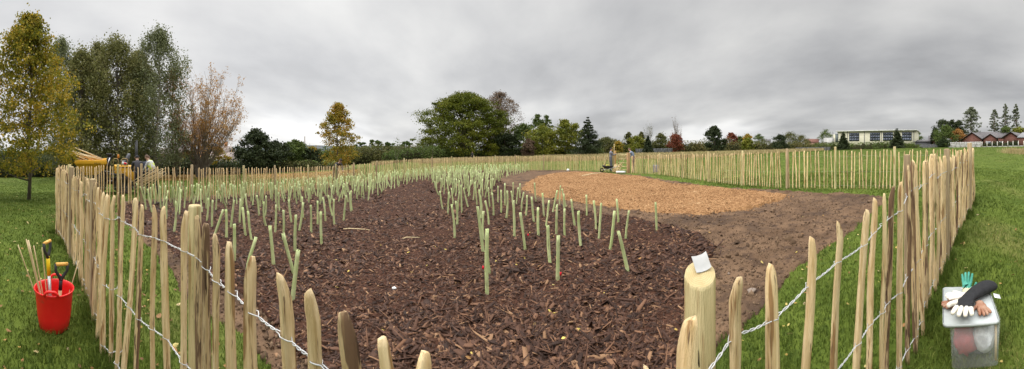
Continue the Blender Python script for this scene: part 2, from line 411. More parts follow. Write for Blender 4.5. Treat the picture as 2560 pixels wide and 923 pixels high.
M['hedgecore'] = mat('hedge_inner_twigs', (0.02, 0.022, 0.010), (0.04, 0.038, 0.018), 2, 5, 1.0, spec=0.05)
M['brick'] = mat('red_brick', (0.128, 0.055, 0.043), (0.173, 0.081, 0.062), 1.5, 8, 0.9)
M['palebrick'] = mat('pinkish_brick', (0.42, 0.27, 0.2), (0.5, 0.33, 0.25), 1.5, 8, 0.9)
M['cream'] = mat('cream_render', (0.50, 0.48, 0.36), (0.58, 0.56, 0.43), 0.3, 4, 0.85)
M['white'] = mat('white_paint', (0.74, 0.74, 0.72), (0.8, 0.8, 0.78), 2, 3, 0.6)
M['slate'] = mat('slate_roof', (0.085, 0.08, 0.085), (0.14, 0.13, 0.13), 1.2, 8, 0.8)
M['tile'] = mat('grey_brown_tile_roof', (0.20, 0.16, 0.145), (0.27, 0.225, 0.2), 1.2, 8, 0.85)
M['glass'] = mat('window_glass', (0.03, 0.035, 0.05), (0.10, 0.12, 0.17), 0.4, 3, 0.12, spec=0.6)
M['concrete'] = mat('concrete_panel', (0.36, 0.35, 0.34), (0.46, 0.45, 0.43), 0.8, 7, 0.9)
M['greyfence'] = mat('grey_boards', (0.110, 0.110, 0.116), (0.154, 0.154, 0.160), 0.8, 7, 0.9)
M['black'] = mat('black_plastic', (0.018, 0.018, 0.02), (0.03, 0.03, 0.032), 10, 4, 0.5, spec=0.4)
M['rubber'] = mat('muddy_rubber', (0.018, 0.017, 0.016), (0.05, 0.04, 0.03), 5, 6, 0.9)
M['yellow'] = mat('dumper_yellow_paint', (0.713, 0.368, 0.029), (0.805, 0.425, 0.034), 2.5, 7, 0.5, extra=[((0.287, 0.172, 0.057), 3, 0.62, 0.75)])
M['steel'] = mat('bare_steel', (0.45, 0.45, 0.46), (0.6, 0.6, 0.61), 14, 4, 0.4, metal=0.8)
M['red'] = mat('red_flexible_plastic', (0.72, 0.012, 0.012), (0.78, 0.02, 0.018), 5, 4, 0.38, 0.06, 12, spec=0.45, extra=[((0.42, 0.05, 0.03), 7, 0.60, 0.72)])
M['redtag'] = mat('red_label', (0.75, 0.02, 0.04), rough=0.5)
M['yshaft'] = mat('yellow_shaft_plastic', (0.75, 0.5, 0.01), (0.78, 0.55, 0.02), 10, 3, 0.45)
M['grip'] = mat('amber_handle_grip', (0.62, 0.33, 0.07), (0.7, 0.4, 0.1), 20, 3, 0.5)
M['stone'] = mat('stone', (0.195, 0.150, 0.120), (0.270, 0.217, 0.173), 14, 6, 0.9, 0.5, 30)
M['pipe'] = mat('grey_white_pipe', (0.6, 0.6, 0.58), (0.7, 0.7, 0.68), 4, 3, 0.5)

# ------------------------------------------------------------------ ground, zones
def polypx(pts): return [tuple(unproj(a, b)[0]) for a, b in pts]
MULCH = polypx([(300, 522), (345, 575), (400, 610), (460, 655), (560, 705), (640, 765), (715, 850), (775, 930), (860, 1100), (1000, 1400), (1280, 1600), (1640, 1400), (1702, 1000), (1700, 800), (1715, 690),
                (1770, 650), (1790, 625), (1750, 590), (1700, 572), (1640, 556), (1560, 545), (1480, 532), (1400, 517), (1330, 500), (1270, 468), (1245, 447), (1275, 434), (1330, 428), (1250, 428), (1100, 432),
                (950, 447), (800, 463), (640, 483), (500, 494), (400, 500), (330, 506)])
CHIPS = polypx([(1308, 475), (1318, 458), (1350, 440), (1400, 431), (1450, 430), (1520, 434), (1590, 441), (1650, 454), (1750, 465), (1850, 477), (1935, 486), (1968, 489), (1950, 502), (1900, 516), (1840, 527),
                (1760, 536), (1660, 534), (1560, 522), (1450, 507), (1350, 492)])
SOIL = polypx([(285, 520), (318, 575), (370, 620), (420, 670), (455, 740), (520, 790), (600, 830), (680, 930), (780, 1150), (950, 1500), (1280, 1750), (1700, 1450), (1745, 1000), (1800, 845), (1870, 800), (1930, 740), (1970, 690),
               (2010, 655), (2065, 618), (2110, 588), (2160, 548), (2195, 515), (2210, 495), (2150, 484), (2000, 479), (1900, 474), (1800, 467), (1700, 455), (1640, 446), (1590, 437), (1500, 430), (1400, 425),
               (1320, 425), (1250, 425), (1100, 429), (950, 444), (800, 460), (640, 480), (500, 491), (400, 497), (320, 503)])
def jit(x, y, amp, seed=0):
    r = np.hypot(x, y)
    a = amp * np.clip(r / 4, 0.5, 2)
    return x + a * (vnoise(x, y, 2.2, seed) + 0.6 * vnoise(x, y, 7, seed + 1) + .3 * vnoise(x, y, 25, seed + 5)), y + a * (vnoise(x, y, 2.2, seed + 2) + 0.6 * vnoise(x, y, 7, seed + 3) + .3 * vnoise(x, y, 25, seed + 6))
def zone(x, y):
    """0 grass 1 soil 2 mulch 3 chips"""
    z = np.zeros(np.shape(x), int)
    jx, jy = jit(x, y, 0.06, 1)
    z[inpoly(jx, jy, SOIL)] = 1
    jx, jy = jit(x, y, 0.05, 20)
    z[inpoly(jx, jy, CHIPS)] = 3
    jx, jy = jit(x, y, 0.055, 40)
    z[inpoly(jx, jy, MULCH)] = 2
    return z
def relief(x, y, k):
    if k == 0: return 0.012 * vnoise(x, y, 1.1, 3) + 0.006 * vnoise(x, y, 6, 4)
    if k == 1: return 0.006 + 0.03 * vnoise(x, y, 1.6, 5) ** 2 + 0.014 * vnoise(x, y, 5, 6) + 0.013 * vnoise(x, y, 15, 7) + 0.008 * vnoise(x, y, 38, 17)
    if k == 2: return 0.030 + 0.018 * vnoise(x, y, 1.3, 8) + 0.010 * vnoise(x, y, 9, 9) + 0.009 * vnoise(x, y, 30, 10)
    return 0.035 + 0.035 * vnoise(x, y, .9, 11) + 0.018 * vnoise(x, y, 2.6, 13) + 0.010 * vnoise(x, y, 14, 12)
def surf(x, y):
    x = np.atleast_1d(x).astype(float); y = np.atleast_1d(y).astype(float)
    z = zone(x, y); g = ground(x, y); o = relief(x, y, 0)
    for k in (1, 2, 3):
        m = z == k
        o[m] = np.maximum(o[m], relief(x[m], y[m], k))
    return g + o
def s1(x, y): return float(surf(x, y)[0])
def lawn():
    th = np.radians(np.arange(0, 360, 0.75)); rr = np.concatenate([np.geomspace(0.25, 60, 420), np.geomspace(62, 4000, 50)])
    T, Rr = np.meshgrid(th, rr); x = Rr * np.sin(T); y = Rr * np.cos(T)
    z = ground(x, y) + relief(x, y, 0) * (Rr < 80)
    for ox, oy in ((0, 0),):
        zz = zone(x, y) > 0
        c = zz.copy(); c[1:] &= zz[:-1]; c[:-1] &= zz[1:]; c &= np.roll(zz, 1, 1) & np.roll(zz, -1, 1)
        z = z - 0.12 * c
    n, m = T.shape[1], T.shape[0]
    V = np.concatenate([np.stack([x, y, z], -1).reshape(-1, 3), [[0, 0, g1(0, 0.01)]]])
    i, j = np.meshgrid(np.arange(n), np.arange(m - 1)); j2 = (i + 1) % n
    q = np.stack([j * n + i, j * n + j2, (j + 1) * n + j2, (j + 1) * n + i], -1).reshape(-1, 4)[:, ::-1]
    t3 = [(k, n * m, (k + 1) % n) for k in range(n)]
    o = link('grass_field', new_mesh('grass_field', V, quads=q, tris=t3, mat=M['grass'], smooth=True))
    tag(o, 'green lawn sloping gently down to the left around the planted bed', 'grass field', kind='structure')
lawn()
def zone_sheet(name, k, m, zones, r0, r1, a0, a1, label, cat, da=0.28, lr=0.011):
    th = np.radians(np.arange(a0, a1, da)); rr = np.exp(np.arange(math.log(r0), math.log(r1), lr))
    T, Rr = np.meshgrid(th, rr); x = Rr * np.sin(T); y = Rr * np.cos(T)
    zz = zone(x, y)
    inside = np.isin(zz, zones)
    z = ground(x, y) + relief(x, y, k)
    n = T.shape[1]
    # sink the rim a little so that the sheet melts into what is below
    c = inside[:-1, :-1] | inside[1:, :-1] | inside[:-1, 1:] | inside[1:, 1:]
    z = np.where(inside, z, ground(x, y) - 0.01)
    if k == 1: z = np.where(zz > 1, ground(x, y) - 0.04, z)
    jj, ii = np.nonzero(c)
    q = np.stack([jj * n + ii, (jj + 1) * n + ii, (jj + 1) * n + ii + 1, jj * n + ii + 1], -1)[:, ::-1]
    used, inv = np.unique(q.ravel(), return_inverse=True)
    V = np.stack([x, y, z], -1).reshape(-1, 3)[used]
    o = link(name, new_mesh(name, V, quads=inv.reshape(-1, 4)[:, ::-1], mat=m, smooth=True))
    me = o.data
    tag(o, label, cat, kind='structure')
zone_sheet('soil_ground', 1, M['soil'], (1, 2, 3), 0.45, 30, -85, 82, 'bare brown soil raked flat between the bark bed and the grass', 'soil')
zone_sheet('bark_mulch_ground', 2, M['mulch'], (2,), 0.45, 30, -85, 50, 'dark brown bark mulch covering the planted bed', 'bark mulch')
zone_sheet('wood_chip_ground', 3, M['chipbed'], (3,), 4, 30, -5, 60, 'oval patch of orange brown wood chips', 'wood chips', 0.2, 0.008)

def poly_sample(n, r0, r1, a0, a1, p=1.0):
    """points in a fan, denser near the camera (p=1: even per log-radius)"""
    th = np.radians(rng.uniform(a0, a1, n))
    u = rng.random(n)
    if p == 0: r = np.sqrt(u * (r1 ** 2 - r0 ** 2) + r0 ** 2)
    else: r = (u * (r1 ** p - r0 ** p) + r0 ** p) ** (1 / p)
    return r * np.sin(th), r * np.cos(th), r
def rotmats(yaw, pitch, roll):
    cy, sy, cp_, sp, cr, sr = np.cos(yaw), np.sin(yaw), np.cos(pitch), np.sin(pitch), np.cos(roll), np.sin(roll)
    Rm = np.empty((len(yaw), 3, 3))
    Rm[:, 0, 0] = cy * cp_; Rm[:, 0, 1] = cy * sp * sr - sy * cr; Rm[:, 0, 2] = cy * sp * cr + sy * sr
    Rm[:, 1, 0] = sy * cp_; Rm[:, 1, 1] = sy * sp * sr + cy * cr; Rm[:, 1, 2] = sy * sp * cr - cy * sr
    Rm[:, 2, 0] = -sp; Rm[:, 2, 1] = cp_ * sr; Rm[:, 2, 2] = cp_ * cr
    return Rm
def chips(name, x, y, L, W, H, m, label, cat, tilt=0.35, lift=0.0):
    n = len(x)
    base = np.array([[-.5, -.3, 0], [-.1, -.5, 0], [.5, -.22, 0], [.42, .3, 0], [0, .5, 0], [-.46, .25, 0]])
    V = np.tile(base, (n, 1, 1)); V[:, :, :2] += rng.normal(0, 0.09, (n, 6, 2))
    top = V.copy(); top[:, :, 2] = 1 + rng.normal(0, 0.25, (n, 6)); V[:, :, 2] = rng.normal(0, 0.2, (n, 6))
    V = np.concatenate([V, top], 1)
    V *= np.stack([L, W, H], -1)[:, None, :]
    Rm = rotmats(rng.uniform(0, 2 * math.pi, n), rng.normal(0, tilt, n), rng.normal(0, tilt, n))
    V = np.einsum('nij,nkj->nki', Rm, V)
    V += np.stack([x, y, surf(x, y) + lift], -1)[:, None, :]
    o = np.arange(n)[:, None, None] * 12
    sides = np.array([[i, (i + 1) % 6, 6 + (i + 1) % 6, 6 + i] for i in range(6)])
    caps = np.array([[6, 7, 8, 11], [8, 9, 10, 11]])
    q = (np.concatenate([sides, caps])[None] + o).reshape(-1, 4)
    ob = link(name, new_mesh(name, V.reshape(-1, 3), quads=q, mat=m))
    return tag(ob, label, cat, kind='stuff')
x, y, r = poly_sample(120000, 0.7, 17, -80, 46, 0.45)
k = zone(x + rng.normal(0, .07, len(x)), y + rng.normal(0, .07, len(x))) == 2; x, y, r = x[k], y[k], r[k]; n = len(x)
bsz = (1 + .45 * vnoise(x, y, 1.4, 71) + .25 * vnoise(x, y, 4, 72)) * np.where(rng.random(n) < .35, .55, 1.05); shred = rng.random(n) < .22
chips('bark_chips', x, y, np.where(shred, 1.7, 1) * bsz * rng.lognormal(math.log(0.042), 0.55, n) * (1 + r * 0.07), np.where(shred, .4, 1) * bsz * rng.lognormal(math.log(0.019), 0.45, n) * (1 + r * 0.08), rng.uniform(0.002, 0.006, n), M['bark'],
      'loose dark bark chips lying on the planted bed', 'bark chips')
x, y, r = poly_sample(60000, 4.8, 24, 0, 56, 1.0)
k = zone(x + rng.normal(0, .16, len(x)), y + rng.normal(0, .16, len(x))) == 3; x, y, r = x[k], y[k], r[k]; n = len(x)
chips('wood_chips', x, y, rng.lognormal(math.log(0.045), 0.35, n), rng.lognormal(math.log(0.025), 0.35, n), rng.uniform(0.004, 0.012, n), M['chip'], 'loose pale orange wood chips heaped in an oval', 'wood chips')
x, y, r = poly_sample(60000, 0.8, 12, -75, 80, 0.6)
k = zone(x, y) == 1; x, y, r = x[k], y[k], r[k]; n = len(x)
sz = rng.lognormal(math.log(0.010), 0.55, n)
chips('soil_clods', x, y, sz * 1.2, sz, sz * 0.7, M['clod'], 'small crumbly clods lying on the bare soil', 'soil clods', 0.6)

def blades(name, x, y, h, w, m, label, cat, lean=0.5, off=None):
    n = len(x)
    a = rng.uniform(0, 2 * math.pi, n); la = rng.uniform(0, 2 * math.pi, n); ln = np.abs(rng.normal(0, lean, n)) * h
    z = surf(x, y) - 0.004
    sx, sy = np.cos(a) * w / 2, np.sin(a) * w / 2; lx, ly = np.cos(la) * ln, np.sin(la) * ln
    V = np.empty((n, 5, 3))
    V[:, 0] = np.stack([x - sx, y - sy, z], -1); V[:, 1] = np.stack([x + sx, y + sy, z], -1)
    V[:, 2] = np.stack([x + sx * .8 + lx * .35, y + sy * .8 + ly * .35, z + h * .6], -1); V[:, 3] = np.stack([x - sx * .8 + lx * .35, y - sy * .8 + ly * .35, z + h * .6], -1)
    V[:, 4] = np.stack([x + lx, y + ly, z + h * rng.uniform(0.75, 1, n)], -1)
    o = np.arange(n)[:, None] * 5
    ob = link(name, new_mesh(name, V.reshape(-1, 3), quads=np.array([[0, 1, 2, 3]]) + o, tris=np.array([[3, 2, 4]]) + o, mat=m))
    return tag(ob, label, cat, kind='stuff')
X, Y, Rr = [], [], []
for a0, a1, n, ra, rb, pw in ((-104, -28, 95000, .55, 14, .35), (38, 104, 85000, .55, 14, .35), (-104, -28, 60000, 9, 46, .6), (28, 104, 60000, 9, 60, .6)):
    x, y, r = poly_sample(n, ra, rb, a0, a1, pw)
    X.append(x); Y.append(y); Rr.append(r)
x, y, r = map(np.concatenate, (X, Y, Rr))
k = zone(x, y) == 0
k &= vnoise(x, y, 1.7, 60) + 0.7 * vnoise(x, y, 6, 61) > -0.95
x, y, r = x[k], y[k], r[k]
hh = (0.035 + 0.022 * np.clip(vnoise(x, y, 2.3, 62) + .3, 0, 1)) * rng.uniform(0.6, 1.5, len(x))
blades('grass', x, y, hh, 0.0035 + 0.0013 * r, M['blade'], 'short green lawn grass growing on both sides of the fence', 'grass', 0.7)

# ------------------------------------------------------------------ fences
def picket_mesh(seed, H, W, m, bend=0.012):
    rg = np.random.default_rng(seed)
    n = int(rg.integers(5, 8)); rings = 20; cut = rg.uniform(-.9, .9); knot = [(rg.uniform(.1, .9), rg.integers(0, n)) for _ in range(3)]
    ang = np.sort(rg.uniform(0, 2 * math.pi, n) * 0.25 + np.linspace(0, 2 * math.pi, n, endpoint=False))
    rad = rg.uniform(0.82, 1.12, n)
    depth = rg.uniform(0.62, 0.9); W = W * 1.12
    zs = np.concatenate([np.linspace(0, 0.94, rings - 3), [0.965, 0.985, 1.0]]) * H
    p1, p2, b1, b2 = rg.uniform(0, 6, 2).tolist() + rg.normal(0, bend, 2).tolist()
    V = []
    tipx = rg.normal(0, 0.22); tb = rg.uniform(0.32, 0.66)
    for i, z in enumerate(zs):
        t = z / H
        s = 1.0 + 0.07 * math.sin(t * 9 + p1) + rg.normal(0, 0.02)
        if t > 0.95: s *= {0.965: 0.93, 0.985: 0.93 - tb * .35}.get(round(t, 3), 1 - tb)
        if i == 0: s *= 0.9
        cx = b1 * math.sin(t * 3.5 + p1) + b2 * math.sin(t * 8 + p2) * .4 + (W * tipx * max(0, (t - 0.94) / 0.06))
        cy = b2 * math.sin(t * 3 + p2)
        for k in range(n):
            j = 1 + rg.normal(0, .022) + sum(.16 for kt, kk in knot if kk == k and abs(t - kt) < .03)
            vx = s * W / 2 * rad[k] * math.cos(ang[k]) * j
            V.append((cx + vx, cy + s * depth * W / 2 * rad[k] * math.sin(ang[k]) * j, z + (cut * vx * (t - .94) / .06 if t > .94 else 0)))
    R_ = len(zs)
    Fc = [(i * n + k, i * n + (k + 1) % n, (i + 1) * n + (k + 1) % n, (i + 1) * n + k) for i in range(R_ - 1) for k in range(n)]
    Fc += [tuple(range(n - 1, -1, -1)), tuple((R_ - 1) * n + k for k in range(n))]
    return new_mesh('picket', V, faces=Fc, mat=m)
PV = [picket_mesh(100 + i, 1.2, 0.035, M['woodbark'] if i % 8 == 4 else M['wood'], .006) for i in range(16)]
def post_mesh(H, r, mm, slope=0):
    mb = MB(); n = 20
    prof = [(r, 0), (r * 1.01, H * .3), (r * .985, H * .6), (r, H - 0.012), (r * (.96 if slope else 0.9), H - 0.002), (r * .5, H), (0.001, H + 0.001)]
    mb.lathe(prof, n)
    if slope: mb.V[0][3 * n:, 2] += slope * mb.V[0][3 * n:, 1] - .012
    me = new_mesh('post', np.concatenate(mb.V), faces=mb.Fc, smooth=True, mat=mm)
    me.materials.append(M['endgrain'])
    mi = np.zeros(len(mb.Fc), np.int32); mi[4 * n:] = 1
    me.polygons.foreach_set('material_index', mi)
    sm = np.ones(len(mb.Fc), bool); sm[4 * n:] = False; me.polygons.foreach_set('use_smooth', sm)
    return me
def place(me, name, base, top, parent, Hm, twist=None, ws=1.0):
    """stand mesh (height Hm) from base to top"""
    base = Vector(base); v = Vector(top) - base; L = v.length
    q = v.to_track_quat('Z', 'Y')
    o = bpy.data.objects.new(name, me); col.objects.link(o)
    tw = random.uniform(-0.5, 0.5) if twist is None else twist
    face = math.atan2(-base[0], base[1])
    q = Quaternion() if v.length and abs(v.x) + abs(v.y) < 1e-4 else Vector((0, 0, 1)).rotation_difference(v)
    o.matrix_world = Matrix.LocRotScale(base, q @ Matrix.Rotation(face + tw, 4, 'Z').to_quaternion(), Vector((ws, ws, L / Hm)))
    if parent:
        o.parent = parent
        o.matrix_parent_inverse = Matrix.Translation(-Vector(parent.location))
    return o
def bake(objs, name, m, parent, kind=None):
    V, Fc, mi, n = [], [], [], 0
    for o in objs:
        me = o.data; c = np.empty(len(me.vertices) * 3, np.float32); me.vertices.foreach_get('co', c)
        mw = np.array(o.matrix_world) if o.get('_mw') is None else np.array(o['_mw'])
        c = c.reshape(-1, 3) @ mw[:3, :3].T + mw[:3, 3]
        V.append(c); Fc += [tuple(v + n for v in p.vertices) for p in me.polygons]; n += len(c)
        mi += [0 if me.materials[0] == m[0] else 1] * len(me.polygons)
    V = np.concatenate(V) - np.array(parent.location)
    me = new_mesh(name, V, faces=Fc)
    for mm in m: me.materials.append(mm)
    me.polygons.foreach_set('material_index', np.array(mi, np.int32))
    o = link(name, me, parent)
    if kind: o['kind'] = kind
    for q in objs: bpy.data.objects.remove(q)
    return o
def interp_path(pts, spacing, jitter=0.12):
    """pts: (px, d, topy) -> list of (px, d, topy) every spacing metres along the ground"""
    P = np.array([[d * math.sin((px - CX) / F), d * math.cos((px - CX) / F), EYE + (HY - ty) / F * d] for px, d, ty in pts])
    # smooth curve through the points
    seg = np.concatenate([[0], np.cumsum(np.hypot(*(np.diff(P[:, :2], axis=0).T)))])
    s = np.arange(0, seg[-1], spacing / 8)
    C = np.stack([np.interp(s, seg, P[:, i]) for i in range(3)], -1)
    kk = max(3, int(0.9 / (spacing / 8)) | 1)
    if len(C) > kk * 2:
        pad = np.concatenate([np.repeat(C[:1], kk // 2, 0), C, np.repeat(C[-1:], kk // 2, 0)])
        w = np.hanning(kk + 2)[1:-1]; w /= w.sum()
        C = np.stack([np.convolve(pad[:, i], w, 'valid') for i in range(3)], -1)
    idx = np.arange(0, len(C), 8) + rng.integers(-1, 2, len(range(0, len(C), 8)))
    return C[np.clip(idx, 0, len(C) - 1)]
def wires(parent, tops, heights, near=False):
    """tops: (base, top) pairs in order along the fence"""
    for f in heights:
        A = MB()
        pts = [np.array(b) + (np.array(t) - np.array(b)) * f for b, t in tops]
        for strand in (0, 1) if near else (0,):
            line, ph = [], 0
            for i in range(len(pts) - 1):
                a, b = pts[i], pts[i + 1]
                d = b - a; L = np.linalg.norm(d)
                if L > 0.6 or L < 1e-4: continue
                nrm = np.array([d[1], -d[0], 0]) / (np.hypot(d[0], d[1]) + 1e-9)
                if not near:
                    line += [a + nrm * 0.016, (a + b) / 2]; continue
                s = 1 if (i + strand) % 2 == 0 else -1
                m = 12 if L > 0.04 else 4
                for j in range(m):
                    t = j / m
                    env = math.exp(-(min(t, 1 - t) * L / 0.016) ** 2)
                    wr = 0.0032 * (1 - env)
                    tw = 2 * math.pi * t * 3 + math.pi * strand
                    sg = s if t < 0.5 else -s
                    line.append(a + d * t + nrm * (sg * env * 0.019 + wr * math.cos(tw)) + np.array([0, 0, wr * math.sin(tw) + sg * env * 0.004 - 0.006 * math.sin(math.pi * t)]))
            if len(line) > 1: A.tube(np.array(line) - np.array(parent.location), 0.0018 if near else 0.0011, 6 if near else 3)
        if A.n: A.build('wire', M['wire'], parent, smooth=near)
def fence(label, items, posts, spacing_items=True, near=False, postmat='post'):
    """items: list of (base xyz, top xyz, mesh, ws) ; posts: (base, top, r)"""
    mid = items[len(items) // 2][0]
    root = empty('chestnut_paling_fence', tuple(mid), label=label, cat='fence')
    bpy.context.view_layer.update()
    made = []
    for b, t, me, ws in items:
        b = np.array(b); t = np.array(t)
        vis = np.linalg.norm(t - b) / np.hypot(t[0], t[1])
        o = place(me, 'picket', b, t, root, 1.2, ws=ws)
        made.append((vis, o, b, t))
    for b, t, r, pm in posts:
        H = float(np.linalg.norm(np.array(t) - np.array(b)))
        big = r > .0444 and near and np.hypot(t[0], t[1]) < 1
        o = place(post_mesh(H, r, M[pm], .45 if big else 0), 'post', b, t, root, H, twist=0.0)
        if big:
            c = MB(); V = []
            for k2, (x, w, z) in enumerate([(-.016, .001, -.14), (-.020, .007, -.155), (-.016, .008, -.18), (-.008, .006, -.21), (-.002, .001, -.245)]):
                for sx in (-1, 1): V.append((x + sx * w, -math.sqrt(max(0, r * r - (x + sx * w) ** 2)) - .0012, H + z)); V.append((x + sx * w, -r * .8, H + z))
            Fc = [(i * 4, i * 4 + 2, i * 4 + 6, i * 4 + 4) for i in range(4)] + [(i * 4 + 1, i * 4 + 5, i * 4 + 7, i * 4 + 3) for i in range(4)] + [(i * 4, i * 4 + 4, i * 4 + 5, i * 4 + 1) for i in range(4)] + [(i * 4 + 2, i * 4 + 3, i * 4 + 7, i * 4 + 6) for i in range(4)] + [(0, 1, 3, 2), (16, 18, 19, 17)]
            c.add(V, Fc); c.build('crack', mat('dark_split', (.05, .028, .018), rough=.9), o)
    wires(root, [(b, t) for _, _, b, t in made], (0.86, 0.46, 0.1), near)
    if len(made) > 100:
        made.sort(key=lambda q: -q[0])
        rest = [q[1] for q in made[100:]]
        for o in rest:
            mw = o.matrix_basis.copy() if False else None
        bpy.context.view_layer.update()
        bake(rest, 'picket', [M['wood'], M['woodbark']], root, 'stuff')
    return root
def topz(b, dz): return (b[0], b[1], b[2] + dz)
def far_fence(label, pts, postpx, spacing=0.112, postmat='post'):
    C = interp_path(pts, spacing)
    items = []
    for c in C:
        b = np.array([c[0], c[1], g1(c[0], c[1]) - 0.01])
        r = np.hypot(b[0], b[1])
        h = c[2] + rng.normal(0, 0.022)
        tang = np.array([c[1], -c[0]]) / r
        ln = rng.normal(0, 0.022)
        items.append((b + np.array([*(tang * ln * .5), 0]), np.array([b[0] - tang[0] * ln, b[1] - tang[1] * ln, h]), PV[rng.integers(16)], rng.uniform(0.85, 1.2)))
    th = np.arctan2(C[:, 0], C[:, 1]) * F + CX
    posts = []
    for p in postpx:
        p, ex = p if isinstance(p, tuple) else (p, 0.10)
        k = int(np.argmin(np.abs(th - p))); c = C[k]; r = math.hypot(c[0], c[1])
        o = c[:2] * (1 - 0.05 / r)
        posts.append(((o[0], o[1], g1(*o) - 0.02), (o[0] + rng.normal(0, .01), o[1], c[2] + ex), rng.uniform(0.036, 0.045), postmat if rng.random() < .7 else 'postgrey'))
    return fence(label, items, posts)

# the near run, right in front of the camera: (px top, py top, distance, px where it leaves the frame or meets the ground, width m, bark)
NL = [(268, 487, 2.08, 255, .036, 0), (283, 489, 2.0, 275, .034, 0), (298, 481, 2.02, 300, .022, 1), (310, 488, 1.9, 291, .032, 0), (337, 495, 1.78, 312, .036, 0), (354, 513, 1.66, 343, .034, 1),
      (383, 512, 1.56, 377, .034, 0), (407, 517, 1.47, 417, .034, 0), (459, 528, 1.30, 457, .034, 0), (500, 540, 1.21, 499, .036, 1), (514, 560, 1.15, 520, .034, 1), (541, 585, 1.06, 542, .024, 0),
      (577, 606, .99, 588, .034, 0), (632, 643, .88, 635, .036, 0), (704, 685, .78, 717, .040, 0), (782, 730, .70, 790, .033, 0), (860, 779, .64, 874, .036, 1), (957, 846, .57, 964, .032, 0), (1043, 886, .535, 1050, .03, 0),
      (1130, 938, .51, 1135, .034, 0), (1215, 945, .50, 1215, .034, 0), (1300, 950, .49, 1300, .036, 1), (1385, 950, .49, 1380, .034, 0), (1470, 948, .50, 1470, .034, 0), (1550, 938, .51, 1550, .034, 0), (1630, 930, .53, 1630, .034, 0)]
NR = [(1728, 800, .62, 1722, .042, 0), (1836, 688, .80, 1832, .036, 0), (1932, 660, .88, 1934, .040, 0), (2031, 592, 1.06, 2014, .037, 0), (2098, 555, 1.25, 2083, .040, 0), (2166, 525, 1.45, 2142, .038, 0), (2188, 499, 1.58, 2172, .036, 0),
      (2207, 483, 1.66, 2206, .034, 0), (2228, 466, 1.74, 2214, .040, 1), (2251, 455, 1.82, 2248, .036, 0), (2271, 412, 1.95, 2269, .036, 1), (2279, 405, 2.04, 2290, .036, 1), (2290, 402, 2.12, 2292, .038, 0), (2287, 420, 2.2, 2309, .034, 0)]
def near_item(px, py, d, pb, w, bark, seed):
    top = P3(px, py, d)
    z0 = s1(d * math.sin((pb - CX) / F), d * math.cos((pb - CX) / F))
    zb = max(z0, EYE + (HY - 905) / F * d)          # where pb was read
    B = P3(pb, 905, d); f = (top[2] - z0) / max(top[2] - B[2], 0.05) if B[2] < top[2] else 1
    base = np.array([top[0] + (B[0] - top[0]) * f, top[1] + (B[1] - top[1]) * f, z0 - 0.02])
    H = 1.2
    me = picket_mesh(seed, H, w, M['woodbark'] if bark else M['wood'], bend=0.006)
    return (base, top, me, 1.0)
items = []
CL = interp_path([(140, 5.25, 419), (165, 4.4, 427), (195, 3.5, 441), (222, 2.85, 457), (262, 2.12, 484)], 0.108)
for i, c in enumerate(CL[:-1]):
    b = np.array([c[0], c[1], s1(c[0], c[1]) - 0.01]); ln = rng.normal(0, 0.02)
    items.append((b, np.array([c[0] + ln, c[1] + rng.normal(0, .012), c[2] + rng.normal(0, .02)]), picket_mesh(500 + i, 1.2, rng.uniform(.031, .042), M['woodbark'] if i % 4 == 1 else M['wood']), 1.0))
for i, a in enumerate(NL + NR): items.append(near_item(*a, 800 + i))
CR = interp_path([(2300, 2.28, 402), (2325, 2.55, 397), (2350, 2.95, 392), (2380, 3.75, 384), (2410, 4.95, 376), (2436, 6.5, 369)], 0.112)
for i, c in enumerate(CR):
    b = np.array([c[0], c[1], s1(c[0], c[1]) - 0.01])
    items.append((b, np.array([c[0] + rng.normal(0, .02), c[1] + rng.normal(0, .012), c[2] + rng.normal(0, .022)]), picket_mesh(900 + i, 1.2, rng.uniform(.030, .042), M['woodbark'] if i % 5 == 1 else M['wood']), 1.0))
def postat(px, py, d, r, m='post'):
    t = P3(px, py, d); return ((t[0], t[1], s1(t[0], t[1]) - .02), tuple(t), r, m)
near_posts = [postat(487, 512, 1.40, .0315), postat(1750, 672, .82, .0445), postat(232, 447, 2.62, .029, 'postgrey'), postat(178, 417, 3.95, .034, 'postgrey'), postat(2268, 386, 2.7, .031, 'postgrey'), postat(2367, 372, 3.3, .034, 'postgrey'), postat(2424, 357, 5.6, .045, 'postgrey')]
NEAR = fence('long pale chestnut paling fence running right past the camera, with twisted wire', items, near_posts, near=True)

far_fence('run of paling fence in front of the yellow dumper, ending at the left corner', [(141, 5.3, 419), (150, 5.9, 419), (190, 7.2, 417), (260, 8.3, 415), (380, 8.9, 417), (487, 9.2, 420)], [(175, .06), (290, .06), (355, .09), (486, .10)])
far_fence('run of paling fence below the white gabled bungalow and orange tree on the left', [(492, 9.22, 420), (560, 10.2, 421), (640, 11.5, 420), (760, 13.5, 418), (840, 15.2, 415), (944, 17.6, 406)], [608, 689, 772, 839, 886, 943])
far_fence('farthest run of paling fence, under the big spreading tree up to the gate', [(946, 17.7, 406), (1000, 19, 400), (1100, 21.5, 395), (1200, 23.3, 392), (1280, 23.6, 390.5), (1400, 22.5, 390), (1500, 21.2, 391), (1540, 20.7, 391)], [1012, 1081, 1130, 1186, 1236, 1288, 1358, 1442, 1512])
far_fence('run of paling fence right of the gate, behind the wood chip patch', [(1578, 19.2, 390), (1650, 16.6, 387), (1770, 13, 385), (1870, 11, 383), (1955, 9.9, 380)], [1650, 1707, 1773, 1853], .13)
far_fence('run of paling fence with widely seen grass behind, below the cream school', [(1962, 9.85, 379), (2090, 9.4, 377), (2200, 8.8, 377), (2300, 8.2, 376), (2380, 7.7, 374), (2436, 6.7, 370)], [1964, (2092, .13), (2232, .12)], .135)
